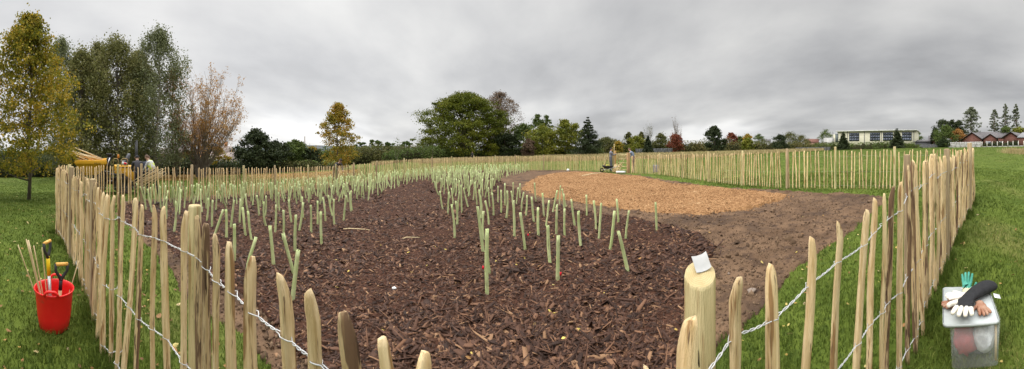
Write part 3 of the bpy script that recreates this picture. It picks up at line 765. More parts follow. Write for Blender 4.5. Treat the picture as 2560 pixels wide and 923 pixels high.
# gate
def gate():
    a, b = at(1546, 20.4), at(1568, 19.8)
    root = empty('wooden_gate', tuple(a), label='pale wooden field gate being hung in the far gap of the fence', cat='gate')
    v = b - a; L = np.hypot(v[0], v[1]); u = v / L
    mb = MB(); q = u * L; mb.tube([(0, 0, .05), (0, 0, 1.27), (q[0], q[1], 1.25), (q[0], q[1], .05)], .035, 6)
    mb.build('gate_frame', M['post'], root)
    for h in (.2, .42, .66, .92, 1.2):
        r = MB(); r.tube([(0, 0, h), (q[0], q[1], h)], .032, 6); r.build('rail', M['post'], root)
    r = MB(); r.tube([(0, 0, .2), (q[0], q[1], 1.2)], .028, 6); r.build('brace', M['post'], root)
    p = at(1571, 19.6)
    r = empty('gate_post', tuple(p), label='thick square brown gate post right of the far gate', cat='gate post')
    mb = MB(); mb.box((0, 0, .68), (.19, .19, 1.38), taper=.97); mb.build('post', mat('brown_gate_post', (0.36, 0.22, 0.11), (0.45, 0.29, 0.15), 4, 6, .8, stretch=(4, 4, .6)), r, bevel=.01)
    p = at(1537, 20.8)
    r = empty('gate_post', tuple(p), label='orange brown gate post beside the man in grey overalls', cat='gate post')
    mb = MB(); mb.box((0, 0, .75), (.16, .16, 1.5), taper=.97); mb.build('post', mat('orange_gate_post', (0.46, 0.27, 0.09), (0.52, 0.32, 0.12), 4, 6, .8, stretch=(4, 4, .6)), r, bevel=.01)
gate()
# paper on the near post
def paper():
    c = P3(1753, 655, .82); mb = MB()
    n = 7; V = []
    u = np.array([.9, .1, 0]); v = np.array([-.1, .95, .0])
    for s in (0, .0008):
        for i in range(n):
            for j in range(n):
                a, b = (i / (n - 1) - .5), (j / (n - 1) - .5)
                z = .004 + .006 * abs(a + .15) + .002 * math.sin(5 * b) + (.006 * max(0, a - .25) * 4) + b * .022
                V.append((a * .044 + b * .010, b * .040 - a * .012, z + s))
    Fc = [(k * n * n + i * n + j, k * n * n + i * n + j + 1, k * n * n + (i + 1) * n + j + 1, k * n * n + (i + 1) * n + j) for k in (0, 1) for i in range(n - 1) for j in range(n - 1)]
    mb.add(V, Fc); o = mb.build('paper_label', mat('white_paper', (0.46, 0.46, 0.45), (0.40, 0.40, 0.39), 30, 3, .7), None, smooth=False)
    o.location = (c[0] * 1.02, c[1] * 1.02, EYE + (HY - 668) / F * .82); o.rotation_euler = (R(14), R(-8), 0)
    tag(o, 'small creased white paper lying on top of the thick near post', 'paper')
paper()

def fence_tufts():
    B = np.array([i[0][:2] for i in items]); n = 16000
    j = rng.integers(0, len(B), n); x = B[j, 0] + rng.normal(0, .055, n); y = B[j, 1] + rng.normal(0, .055, n)
    k = (zone(x, y) == 0) & (vnoise(x, y, 3, 77) > -.35) & (np.hypot(x, y) > .9); x, y = x[k], y[k]; r = np.hypot(x, y)
    blades('long_grass', x, y, rng.uniform(.05, .15, len(x)), .004 + .001 * r, M['blade'], 'longer grass tufts left standing along the foot of the near fence', 'long grass', .45)
fence_tufts()
# ------------------------------------------------------------------ tree guards
TG = [(435,584,441,503),(416,551,416,495),(468,636,468,529),(517,558,521,500),(530,573,531,500),(540,530,542,487),(533,600,558,528),(566,599,565,527),(577,574,585,500),(585,662,586,565),(599,560,601,497),(614,592,605,519),
 (621,538,614,487),(629,603,619,538),(616,704,637,596),(648,543,642,490),(665,568,658,516),(663,545,666,496),(684,667,675,565),(688,586,691,512),(699,532,696,493),(707,603,710,533),(731,756,745,626),(735,688,708,584),
 (738,633,739,538),(729,560,721,501),(748,581,758,506),(758,550,755,498),(778,586,776,513),(794,566,794,504),(804,615,802,529),(814,556,807,493),(831,543,820,491),(836,568,834,498),(859,555,866,488),(877,532,874,482),
 (880,528,878,477),(893,503,888,465),(910,501,908,466),(921,504,921,466),(945,491,944,458),(772,511,773,472),(1097,491,1086,456),(1107,527,1100,478),(1120,539,1122,480),(1137,599,1130,511),(1143,566,1140,506),
 (1145,530,1148,487),(1133,514,1129,470),(1134,485,1137,446),(1155,535,1153,462),(1170,520,1159,470),(1110,487,1112,449),(1172,486,1171,440),(1183,503,1187,456),(1193,517,1188,454),(1203,548,1198,474),(1202,543,1202,490),
 (1208,634,1194,517),(1210,602,1208,540),(1218,740,1217,573),(1223,688,1216,600),(1222,565,1213,502),(1225,521,1221,469),(1234,542,1231,482),(1207,493,1206,449),(1245,510,1245,465),(1253,534,1253,475),(1263,517,1262,458),
 (1266,550,1269,477),(1283,495,1283,466),(1286,595,1284,501),(1284,527,1278,482),(1291,514,1296,469),(1300,498,1300,464),(1304,530,1308,482),(1313,628,1301,531),(1315,543,1318,497),(1335,560,1329,492),(1340,505,1336,457),
 (1346,594,1345,519),(1360,545,1356,483),(1365,571,1373,501),(1375,665,1368,573),(1382,534,1393,476),(1399,511,1401,464),(1391,590,1393,512),(1394,710,1396,589),(1412,596,1411,545),(1411,552,1409,485),(1415,520,1405,476),
 (1437,568,1428,498),(1452,621,1447,528),(1467,542,1466,495),(1490,577,1485,502),(1497,598,1503,508),(1525,628,1537,528),(1546,559,1542,512),(1564,601,1572,527),(1570,684,1545,578),(1642,582,1639,506)]
def tube_mesh(seed, H=0.6, r=0.0198):
    rg = np.random.default_rng(seed); n = 10; m = 9
    b1, b2 = rg.normal(0, .007, 2); V = []
    ro, ri = [], []
    for rr in (r, r * .86):
        for i in range(m):
            t = i / (m - 1)
            for k in range(n):
                a = 2 * math.pi * k / n
                q = rr * (1 + .05 * math.sin(a * 2 + t * 5 + seed) + (.008 if i % 2 else 0)) * (1.05 - .1 * t)
                V.append((b1 * math.sin(t * 3) + q * math.cos(a), b2 * math.sin(t * 4) + q * math.sin(a), H * t + (rg.normal(0, .003) if i == m - 1 else 0)))
    o = m * n
    Fc = [(i * n + k, i * n + (k + 1) % n, (i + 1) * n + (k + 1) % n, (i + 1) * n + k) for i in range(m - 1) for k in range(n)]
    Fc += [(o + i * n + (k + 1) % n, o + i * n + k, o + (i + 1) * n + k, o + (i + 1) * n + (k + 1) % n) for i in range(m - 1) for k in range(n)]
    e = (m - 1) * n
    Fc += [(e + k, e + (k + 1) % n, o + e + (k + 1) % n, o + e + k) for k in range(n)]
    return new_mesh('tree_guard', V, faces=Fc, mat=M['tube'], smooth=True)
TV = [tube_mesh(i) for i in range(12)]
STEM = None
def stem_mesh():
    mb = MB(); mb.tube([(0, 0, 0.02), (.004, 0, .35), (.0, .006, .68), (.012, .004, .80)], [.004, .0035, .0022, .0012], 5)
    return new_mesh('stem', np.concatenate(mb.V), faces=mb.Fc, mat=M['stem'], smooth=True)
STEM = stem_mesh()
guards = []
for (bx, by, tx, ty) in TG:
    p, d = unproj(bx, by)
    z = s1(*p)
    top = P3(tx, ty, d)
    h = min(max(top[2] - z, 0.48), 0.72)
    guards.append([np.array([p[0], p[1], z - .01]), np.array([top[0], top[1], z + h]), d, (bx, by, tx, ty)])
# the dense band beyond, by the plot's own rows
LBAND = polypx([(345, 503), (500, 494), (640, 483), (800, 464), (950, 448), (1100, 434), (1240, 429), (1330, 427.5), (1296, 436), (1255, 448), (1235, 470), (1228, 500), (1130, 500), (1090, 478), (1078, 455), (1065, 450), (1000, 468), (930, 492), (880, 508), (700, 520), (560, 527), (430, 545), (370, 538)])
have = [g[0][:2] for g in guards]
xs = [p[0] for p in LBAND]; ys = [p[1] for p in LBAND]
cand = np.stack([rng.uniform(min(xs), max(xs), 60000), rng.uniform(min(ys), max(ys), 60000)], -1)
cand = cand[inpoly(cand[:, 0], cand[:, 1], LBAND)]
acc = np.array(have)
keep = []
for c in cand:
    if len(keep) > 760: break
    if ((acc - c) ** 2).sum(1).min() > 0.36 ** 2:
        acc = np.vstack([acc, c]); keep.append(c)
kz = surf(np.array([c[0] for c in keep]), np.array([c[1] for c in keep]))
for c, z in zip(keep, kz):
    d = math.hypot(*c); ln = rng.normal(0, .075, 2)
    h = rng.uniform(.54, .62)
    guards.append([np.array([c[0], c[1], z - .01]), np.array([c[0] + ln[0], c[1] + ln[1], z + h]), d, None])
guards.sort(key=lambda g: g[2])
print('guards', len(guards))
def leanword(g):
    if not g[3]: return ''
    dx = (g[3][2] - g[3][0]) / max(1, g[3][1] - g[3][3])
    return 'leaning well to the left' if dx < -.2 else 'leaning slightly left' if dx < -.06 else 'leaning well to the right' if dx > .2 else 'leaning slightly right' if dx > .06 else 'standing upright'
def wherepx(px):
    if px < 520: return 'behind the left round post'
    if px < 640: return 'behind the near left pickets'
    if px < 760: return 'well left of the bare path'
    if px < 950: return 'along the left path edge'
    if px < 1180: return 'on the right path edge'
    if px < 1260: return 'in the middle of the bed'
    if px < 1360: return 'before the left chip end'
    if px < 1480: return 'before the middle chips'
    return 'at the bed right end'
seen = {}
tops300, rest = guards[:300], guards[300:]
ords = ['front', 'second', 'third', 'fourth', 'fifth', 'sixth', 'seventh', 'eighth', 'ninth', 'tenth', '11th', '12th', '13th', '14th', '15th', '16th', '17th', '18th', '19th', '20th', '21st', '22nd', '23rd', '24th', '25th']
for i, (b, t, d, src) in enumerate(tops300):
    if not src and rng.random() < .2: t = t + np.array([*rng.normal(0, .08, 2), -.03])
    o = place(TV[i % 12], 'tree_guard', b, t, None, 0.6, twist=random.uniform(-3, 3), ws=rng.uniform(.92, 1.1))
    o['category'] = 'tree guard'; o['group'] = 'pale green spiral tree guards in the bark bed'
    if src:
        w = wherepx(src[0]); k = seen.get(w, 0); seen[w] = k + 1
        o['label'] = f'{ords[min(k, 24)]} nearest guard {w}, {leanword([0,0,0,src])}'
        if (i % 2 == 0): st = link('sapling_stem', STEM, o); 
    else:
        px = math.atan2(b[0], b[1]) * F + CX
        o['label'] = 'pale green tree guard crowded beside the ' + ('left fence below the dumper' if px < 560 else 'fence below the white bungalow' if px < 760 else 'fence below the orange tree' if px < 960 else 'far fence left of the big tree' if px < 1100 else 'far fence under the big tree')
if rest:
    V, Fc, n = [], [], 0
    for b, t, d, _ in rest:
        me = TV[int(rng.integers(12))]; c = np.empty(len(me.vertices) * 3, np.float32); me.vertices.foreach_get('co', c); c = c.reshape(-1, 3)
        h = (t - b)[2] / .6
        c = c * np.array([1, 1, h]) + np.outer(c[:, 2] / .6, [t[0] - b[0], t[1] - b[1], 0]) + b
        q = np.empty(len(me.polygons) * 4, np.int32); me.polygons.foreach_get('vertices', q) if False else None
        V.append(c); Fc.append(np.array([p.vertices[:] for p in me.polygons]) + n); n += len(c)
    o = link('tree_guard', new_mesh('tree_guard', np.concatenate(V), quads=np.concatenate(Fc), mat=M['tube'], smooth=True))
    tag(o, 'far mass of pale green tree guards along the back of the bed', 'tree guards', kind='stuff')

# ------------------------------------------------------------------ trees
def leaf_quads(C, s, rg, flat=0.0):
    n = len(C); s = np.asarray(s) * np.ones(n)
    Rm = rotmats(rg.uniform(0, 6.283, n), rg.uniform(-1.4, 1.4, n) * (1 - flat), rg.uniform(-1.4, 1.4, n) * (1 - flat))
    q = np.array([[-.5, 0, 0], [0, -.38, .08], [.5, 0, 0], [0, .38, .08]])[None] * s[:, None, None] * (1 + rg.normal(0, .15, (n, 4, 1)))
    V = np.einsum('nij,nkj->nki', Rm, q) + C[:, None, :]
    return V.reshape(-1, 3), (np.arange(n)[:, None] * 4 + np.arange(4)[None])
PROF = {'round': [(0, .35), (.15, .8), (.4, 1), (.7, .85), (.9, .5), (1, .1)],
        'dome': [(0, .80), (.12, 1), (.35, .98), (.6, .88), (.8, .68), (.93, .46), (1, .22)],
        'birch': [(0, .8), (.2, 1), (.5, 1), (.75, .8), (.9, .5), (1, .15)],
        'oval': [(0, .3), (.2, .85), (.45, 1), (.75, .7), (1, .12)],
        'pyramid': [(0, .5), (.12, .92), (.3, 1), (.55, .82), (.8, .5), (1, .08)],
        'column': [(0, .5), (.3, 1), (.7, .9), (1, .15)],
        'cone': [(0, .9), (.1, 1), (.5, .62), (.85, .22), (1, .03)]}
def tree(name, label, px, D, topy, hw, boty, prof, nclump, per, ls, m, trunk_r, base=None, bark='trunk', group=None, seed=0, droop=0.0, cs=0.16, limbs=14, tlean=0.0, edge=.35, extra=None, cat='tree', flat=.62):
    """px, topy, boty, hw: where its middle, top, lowest leaves and half-width stand in the photo, at D metres"""
    rg = np.random.default_rng(seed + int(px) * 13)
    b = at(px, D)
    k = D / F
    Ht = EYE + (HY - topy) * k - b[2]; Hb = max(0.1, EYE + (HY - boty) * k - b[2]); W = hw * k
    root = empty(name, tuple(b), label=label, cat=cat, group=group)
    P = np.array(PROF[prof])
    t = rg.random(nclump) ** .9
    a = rg.uniform(0, 2 * math.pi, nclump)
    rad = np.interp(t, P[:, 0], P[:, 1]) * W * 1.12 * (1 + .16 * np.sin(a * 3 + t * 7 + seed) + rg.normal(0, .07, nclump))
    c = W * cs * rg.uniform(.6, 1.35, nclump)
    rr = np.clip(rad - c * .45, 0, None) * rg.random(nclump) ** edge
    C = np.stack([rr * np.cos(a) + tlean * t * W, rr * np.sin(a), Hb + t * (Ht - Hb) - c * .5 * (t > .85)], -1)
    sc = np.array([1, 1, flat + droop * 1.9])
    L = (C[:, None] + rg.normal(0, 1, (nclump, per, 3)) * (c[:, None, None] * .62) * sc - np.array([0, 0, droop]) * c[:, None, None] * rg.random((nclump, per, 1)) * 1.5).reshape(-1, 3)
    L[:, 2] = np.maximum(L[:, 2], .05)
    V, q = leaf_quads(L, ls * rg.uniform(.6, 1.4, len(L)), rg)
    link('crown', new_mesh('crown', V, quads=q, mat=m), root)
    mb = MB(); th = Ht * .9
    wob = rg.normal(0, trunk_r * .8, (6, 2)); wob[0] = 0
    zs = np.linspace(-.1, th, 6)
    tp = np.stack([wob[:, 0] + tlean * W * np.clip((zs - Hb) / (Ht - Hb), 0, 1), wob[:, 1], zs], -1)
    mb.tube(tp, np.interp(np.linspace(0, 1, 6), [0, .15, 1], [trunk_r * 1.35, trunk_r, trunk_r * .15]), 8)
    for j in rg.choice(nclump, min(limbs, nclump), replace=False):
        e = C[j]; z = max(Hb * .7, min(e[2] * .75, e[2] - abs(np.hypot(e[0], e[1])) * .7)); z = max(z, Ht * .08)
        s = np.array([np.interp(z, zs, tp[:, 0]), np.interp(z, zs, tp[:, 1]), z])
        mid = s * .5 + e * .5 + np.array([0, 0, -.1 * np.linalg.norm(e - s)])
        r0 = trunk_r * .45 * (1 - z / Ht * .6)
        mb.tube([s, mid * .6 + s * .4, mid, e], [r0, r0 * .8, r0 * .5, r0 * .15], 5, caps=False)
    mb.build('trunk', M[bark], root, smooth=True)
    return root
def bare_tree(name, label, px, D, topy, hw, m, stems, depth, r0, seed, leaves=2500, ls=.13, bark='twig', spread=.35, group=None):
    rg = np.random.default_rng(seed); b = at(px, D); k = D / F
    Ht = EYE + (HY - topy) * k - b[2]; W = hw * k
    root = empty(name, tuple(b), label=label, cat='tree', group=group); rmin = .00022 * D
    mb = MB(); tips = []
    def br(p, d, L, r, lev):
        d = d / np.linalg.norm(d)
        e1 = p + d * L * .5 + rg.normal(0, .03 * L, 3)
        d2 = d + rg.normal(0, .10, 3) + np.array([0, 0, .10]); d2 /= np.linalg.norm(d2)
        e2 = e1 + d2 * L * .5
        mb.tube([p, e1, e2], [r, r * .82, r * .62], 5 if lev < 2 else 3, caps=False)
        if lev >= depth: tips.append(e2); tips.append(e1); return
        nb = 3 if lev < 4 else 2 + int(rg.random() < .5)
        for i in range(nb):
            az = rg.uniform(0, 6.283); s = rg.uniform(.25, .62) * (1 if i else .3)
            q = d2 + s * np.array([math.cos(az), math.sin(az), rg.uniform(-.3, .3)])
            st = e2 if i == 0 else p + (e2 - p) * rg.uniform(.3, .98)
            br(st, q, L * (rg.uniform(.8, .92) if i == 0 else rg.uniform(.62, .9)), max(r * (.7 if i == 0 else .5), rmin), lev + 1)
    tot = sum(.78 ** i for i in range(depth + 1)) * .95
    for sidx in range(stems):
        a = rg.uniform(0, 6.283) if stems > 1 else 0
        ax = (sidx / max(1, stems - 1) - .5) * 2 if stems > 1 else 0
        lean = np.array([ax * spread + rg.normal(0, .05), math.sin(a) * spread * .6, 1])
        br(np.array([ax * .25 * r0 * 4, 0, -.05]), lean, Ht / tot * rg.uniform(.8, 1.0) / (1 + .25 * abs(ax)), r0 * rg.uniform(.7, 1), 0)
    V = np.concatenate(mb.V)
    sc = (Ht / np.percentile(V[:, 2], 99.6)); sx = W / np.percentile(np.abs(V[:, 0]), 98)
    mb.V = [v * np.array([sx, sx, sc]) for v in mb.V]
    mb.build('trunk', M[bark], root, smooth=True)
    T = np.array(tips) * np.array([sx, sx, sc])
    L = T[rg.integers(0, len(T), leaves)] + rg.normal(0, .16, (leaves, 3))
    V, q = leaf_quads(L, ls * rg.uniform(.6, 1.3, leaves), rg)
    link('crown', new_mesh('crown', V, quads=q, mat=m), root)
def vase_tree(name, label, px, D, topy, hw, m, stems, nl, r0, seed, leaves, ls, bark='twig', fork=.12, tw=9):
    """bare crown: stems forking low, limbs sweeping out and up to an oval outline, fine twigs at their ends"""
    rg = np.random.default_rng(seed); b = at(px, D); k = D / F
    Ht = EYE + (HY - topy) * k - b[2]; W = hw * k
    root = empty(name, tuple(b), label=label, cat='tree')
    mb = MB(); tips = []
    def bez(p0, p1, p2, p3, n): t = np.linspace(0, 1, n)[:, None]; return (1 - t) ** 3 * p0 + 3 * (1 - t) ** 2 * t * p1 + 3 * (1 - t) * t * t * p2 + t ** 3 * p3
    SA = rg.uniform(0, 6.28, stems); SX = np.linspace(-.9, .9, stems)
    for i in range(nl):
        v = rg.normal(0, 1, 3); v[2] = abs(v[2]) * 1.1 - .25; v /= np.linalg.norm(v)
        e = np.array([v[0] * W * 1.22, v[1] * W, Ht * (.52 + .48 * v[2])]) * np.array([1, 1, 1]) * rg.uniform(.72, 1.0)
        e[2] = max(e[2], Ht * .22)
        si = int(np.clip((e[0] / W + 1) / 2 * stems + rg.normal(0, .5), 0, stems - 1))
        f0 = np.array([SX[si] * r0 * 3, math.sin(SA[si]) * r0 * 2, -.1]); fk = f0 + np.array([SX[si] * W * .10, 0, Ht * fork * rg.uniform(.8, 2.4)])
        c2 = np.array([e[0] * .78, e[1] * .78, fk[2] + (e[2] - fk[2]) * .45])
        P = bez(f0, fk, c2, e, 9)
        P[1:-1] += rg.normal(0, .012 * Ht, (7, 3)) * np.linspace(.2, 1, 7)[:, None]
        rr = np.interp(np.linspace(0, 1, 9), [0, .2, .6, 1], [r0 * .55, r0 * .34, r0 * .17, max(r0 * .07, .00022 * D)])
        mb.tube(P, rr, 5, caps=False)
        for j in range(tw):
            t = rg.uniform(.35, .98); q = P[int(t * 8)] * (1 - (t * 8) % 1) + P[min(8, int(t * 8) + 1)] * ((t * 8) % 1)
            dd = (P[-1] - P[-3]); dd = dd / np.linalg.norm(dd) + rg.normal(0, .42, 3) + np.array([0, 0, .25]); dd /= np.linalg.norm(dd)
            L = Ht * rg.uniform(.06, .15); e2 = q + dd * L
            mb.tube([q, q + dd * L * .5 + rg.normal(0, .03, 3), e2], [max(r0 * .12, .0002 * D), .0002 * D, .00014 * D], 3, caps=False)
            tips += [e2, q + dd * L * .6]
            for _ in range(2):
                d3 = dd + rg.normal(0, .5, 3); e3 = q + dd * L * .5 + d3 * L * .45; mb.tube([q + dd * L * .5, e3], [.00017 * D, .00012 * D], 3, caps=False); tips.append(e3)
    mb.build('trunk', M[bark], root, smooth=True)
    T = np.array(tips); L = T[rg.integers(0, len(T), leaves)] + rg.normal(0, .1, (leaves, 3))
    V, q = leaf_quads(L, ls * rg.uniform(.6, 1.3, leaves), rg)
    link('crown', new_mesh('crown', V, quads=q, mat=m), root)
def conifer(label, px, D, topy, hw, boty, m, seed, tiers=16, per=900, irregular=.15, ls=.2, group=None):
    rg = np.random.default_rng(seed); b = at(px, D); k = D / F
    Ht = EYE + (HY - topy) * k - b[2]; Hb = max(.1, EYE + (HY - boty) * k - b[2]); W = hw * k
    root = empty('conifer', tuple(b), label=label, cat='conifer', group=group)
    mb = MB(); mb.tube([(0, 0, -.1), (0, 0, Ht * .5), (0, 0, Ht)], [W * .09, W * .06, .015], 7)
    L = []
    for i in range(tiers):
        t = (i + .3) / tiers; z = Hb + (Ht - Hb) * t
        R0 = W * (1 - t) ** .85 + .04 * W
        nb = max(4, int(9 * (1 - t) + 3))
        for j in range(nb):
            a = 6.283 * j / nb + rg.uniform(0, 1); Rb = R0 * rg.uniform(1 - irregular * 2, 1 + irregular)
            up = Rb * rg.uniform(-.05, .25)
            tip = np.array([Rb * math.cos(a), Rb * math.sin(a), z + up]); s0 = np.array([0, 0, z])
            mb.tube([s0, (s0 + tip) / 2 + [0, 0, -.06 * Rb], tip], [.03 * Rb + .01, .02 * Rb + .006, .005], 4, caps=False)
            nn = max(6, int(per * Rb / W / nb)); u = rg.random(nn) ** .7
            pts = s0 + np.outer(u, tip - s0) + rg.normal(0, 1, (nn, 3)) * np.array([.11, .11, .09]) * (Rb * .9 + .15)[..., None] if False else s0 + np.outer(u, tip - s0) + rg.normal(0, 1, (nn, 3)) * np.array([.12, .12, .10]) * (Rb * .8 + .12)
            L.append(pts)
    L = np.concatenate(L); L[:, 2] = np.maximum(L[:, 2], .05)
    V, q = leaf_quads(L, ls * rg.uniform(.6, 1.3, len(L)), rg)
    link('crown', new_mesh('crown', V, quads=q, mat=m), root); mb.build('trunk', M['trunk'], root, smooth=True)
def hedge(name, label, pts, m, thick, n, ls, seed=0, rough=.25, cat='hedge', boty=None, group=None):
    """pts: (px, D, top y): an overgrown hedge with a bumpy top, standing on the ground"""
    rg = np.random.default_rng(seed)
    px = np.array([p[0] for p in pts], float); Dd = np.array([p[1] for p in pts], float); ty = np.array([p[2] for p in pts], float)
    u = rg.uniform(px[0], px[-1], n)
    D = np.interp(u, px, Dd); T = np.interp(u, px, ty)
    # clumpy: snap most leaves towards bushes of their own
    nb = max(6, int((px[-1] - px[0]) / 11)); bx = rg.uniform(px[0], px[-1], nb); bs = rg.uniform(.55, 1.12, nb); bd = rg.uniform(-.5, .5, nb) * thick
    bi = rg.integers(0, nb, n); own = rg.random(n) < .75
    g = rg.normal(0, 1, (n, 3)); g /= np.linalg.norm(g, axis=1)[:, None]; g *= (rg.random(n) ** .25)[:, None]
    Db = np.interp(bx, px, Dd); Tb = np.interp(bx, px, ty)
    Hs = EYE + (HY - Tb) / F * Db - ground(Db * np.sin((bx - CX) / F), Db * np.cos((bx - CX) / F))
    bw = np.clip(Hs * .75, .4, 3.0)
    uu = np.where(own, bx[bi] + g[:, 0] * bw[bi] / Db[bi] * F, u)
    dd = np.where(own, Db[bi] + bd[bi] + g[:, 1] * bw[bi] * .7, D + rg.uniform(-.5, .5, n) * thick)
    x = dd * np.sin((uu - CX) / F); y = dd * np.cos((uu - CX) / F); gz = ground(x, y)
    Hh = np.interp(uu, px, EYE + (HY - ty) / F * Dd) - np.interp(uu, px, ground(Dd * np.sin((px - CX) / F), Dd * np.cos((px - CX) / F)))
    zz = np.where(own, gz + np.clip(.5 + .55 * g[:, 2], 0, 2) * Hs[bi] * bs[bi], gz + Hh * rg.random(n) ** .8 * .85)
    V, q = leaf_quads(np.stack([x, y, zz], -1), ls * rg.uniform(.5, 1.4, n), rg)
    mid = at((px[0] + px[-1]) / 2, float(np.mean(Dd)))
    root = empty(name, tuple(mid), label=label, cat=cat, group=group)
    link('foliage', new_mesh('foliage', V - mid, quads=q, mat=m), root)
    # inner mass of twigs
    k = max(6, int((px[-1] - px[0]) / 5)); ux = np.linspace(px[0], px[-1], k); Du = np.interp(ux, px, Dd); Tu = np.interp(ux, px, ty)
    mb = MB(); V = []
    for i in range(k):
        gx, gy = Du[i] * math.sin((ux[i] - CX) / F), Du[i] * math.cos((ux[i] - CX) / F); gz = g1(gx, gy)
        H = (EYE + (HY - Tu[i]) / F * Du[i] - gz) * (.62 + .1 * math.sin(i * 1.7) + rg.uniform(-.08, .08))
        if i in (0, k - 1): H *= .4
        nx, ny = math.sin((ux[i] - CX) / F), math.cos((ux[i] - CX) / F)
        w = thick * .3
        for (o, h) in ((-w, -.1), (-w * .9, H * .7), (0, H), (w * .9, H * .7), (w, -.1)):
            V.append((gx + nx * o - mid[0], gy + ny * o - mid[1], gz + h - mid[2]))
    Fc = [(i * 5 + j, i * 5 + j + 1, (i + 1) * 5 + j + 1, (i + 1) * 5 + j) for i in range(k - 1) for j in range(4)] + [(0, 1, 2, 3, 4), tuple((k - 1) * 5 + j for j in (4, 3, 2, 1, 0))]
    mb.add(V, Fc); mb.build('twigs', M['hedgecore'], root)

G1 = 'tall birches at the left field edge'
tree('young_lime_tree', 'young tree with yellowing leaves and thin trunk on the left lawn', 72, 10, 34, 136, 432, 'pyramid', 460, 62, .080, M['l_lime'], .055, seed=3, cs=.13, limbs=70, edge=.5)
for i, (px, D, ty, hw, mm, pr, lab) in enumerate([
        (152, 34, 100, 50, 'l_birch2', 'column', 'slim grey green birch, leftmost of the tall group behind the dumper'),
        (205, 31, 124, 50, 'l_birch', 'column', 'tall dark birch rising behind the dumper skip'),
        (240, 33, 108, 44, 'l_birch', 'column', 'tall dark birch with a narrow pointed top behind the dumper'),
        (292, 30, 92, 66, 'l_birch', 'oval', 'broad dark green birch with drooping twigs above the dumper'),
        (345, 34, 128, 46, 'l_birch', 'oval', 'shorter dark birch between the two tallest ones'),
        (392, 31, 78, 60, 'l_birch2', 'oval', 'tallest grey green birch, with its top bent to the right')]):
    tree('birch_tree', lab, px, D, ty, hw * 1.28, 420, 'birch', 220, 100, .17, M[mm], .17, seed=20 + i, droop=.42, cs=.17, limbs=60, bark='palebark' if i == 5 else 'trunk', group=G1, tlean=.25 if i == 5 else 0)
tree('small_rusty_tree', 'thin birch with an orange brown top beside the tallest birch', 432, 33, 168, 30, 330, 'oval', 46, 40, .2, M['l_rust'], .09, seed=31, droop=.3, limbs=18, cs=.2)
vase_tree('bare_tree', 'nearly leafless many stemmed tree with rusty leaf tips', 503, 32, 138, 92, M['l_amber'], 6, 90, .15, 5, 20000, .12)
vase_tree('bare_tree', 'small bare brown tree left of the many stemmed one', 440, 33, 225, 40, M['l_rust'], 2, 26, .11, 8, 1500, .11)
tree('ornamental_tree', 'low orange leaved bush tree under the bare tree', 545, 36, 368, 26, 408, 'round', 26, 40, .2, M['l_orange'], .07, seed=40)
hedge('laurel_hedge', 'dark laurel hedge behind the dumper at the left field edge', [(-60, 40, 372), (60, 40, 378), (150, 39, 384), (260, 38, 384), (340, 38, 380), (430, 38, 386), (520, 39, 390), (600, 40, 398)], M['l_laurel'], 2.4, 22000, .2, 50)
hedge('distant_wood', 'dull wooded strip far behind the left hedge and houses', [(-60, 95, 360), (100, 100, 366), (300, 105, 362), (420, 110, 374), (600, 120, 372), (760, 130, 366), (900, 140, 362), (1000, 150, 360)], M['l_green'], 5, 16000, .7, 49)
hedge('shrub_border', 'yellow green shrubs in front of the brick house below the bare tree', [(400, 41, 380), (450, 41, 376), (500, 41, 384), (560, 41, 388), (598, 41, 398)], M['l_yg'], 1.5, 3500, .2, 51)
tree('dark_tree', 'dark green tree with ragged twin tops beside the white gable', 640, 44, 322, 52, 425, 'pyramid', 170, 70, .26, M['l_dark'], .16, seed=60, cs=.17)
tree('dark_tree', 'dark bushy tree right of the ragged twin topped one', 690, 47, 352, 42, 428, 'round', 110, 70, .26, M['l_dark'], .14, seed=61)
tree('dark_tree', 'mid green tree with an orange tinged top near the thin pole', 738, 50, 350, 42, 428, 'round', 110, 70, .26, M['l_green'], .15, seed=62)
tree('dark_tree', 'small dark tree just left of the orange tree', 778, 48, 366, 28, 426, 'oval', 70, 60, .24, M['l_dark'], .12, seed=63)
hedge('shrub_border', 'dull brown green shrubs under the dark trees left of the orange tree', [(600, 46, 398), (660, 46, 400), (740, 46, 398), (800, 46, 402), (860, 48, 400)], M['l_hedge'], 2.5, 7000, .22, 52)
tree('orange_tree', 'young tree full of orange and yellow leaves beyond the fence', 845, 30, 258, 54, 413, 'pyramid', 200, 55, .15, M['l_orange'], .085, seed=70, cs=.15, limbs=40, edge=.5)
bare_tree('sapling', 'slim sapling with a tiny green top right of the orange tree', 993, 30, 335, 10, M['l_green'], 1, 4, .035, 12, leaves=160, ls=.12)
bare_tree('sapling', 'very thin bare sapling left of the big spreading tree', 1080, 40, 352, 6, M['l_green'], 1, 3, .03, 13, leaves=30, ls=.1)
hedge('field_hedge', 'brown green hedge between the orange tree and the big spreading tree', [(850, 62, 366), (900, 64, 360), (950, 66, 358), (1000, 68, 358), (1045, 70, 360), (1100, 72, 366)], M['l_hedge'], 4, 12000, .32, 53)
hedge('field_hedge', 'dark green hedge under the left side of the big spreading tree', [(960, 58, 376), (1020, 62, 366), (1090, 68, 362), (1140, 72, 374), (1200, 76, 372)], M['l_green'], 3, 8000, .3, 54)
for i, (px, ty, hw) in enumerate(((903, 354, 16), (935, 350, 20), (972, 356, 16), (1016, 353, 14))):
    tree('distant_tree', ['dark round tree low on the skyline, first right of the orange tree', 'widest dark round tree on the skyline behind the field hedge', 'small dull tree on the skyline left of the slim sapling', 'small dark tree on the skyline next to the big spreading tree'][i], px, 150, ty, hw, 375, 'dome', 24, 40, .8, M['l_green'], .4, seed=75 + i, group='trees on the skyline', limbs=3)
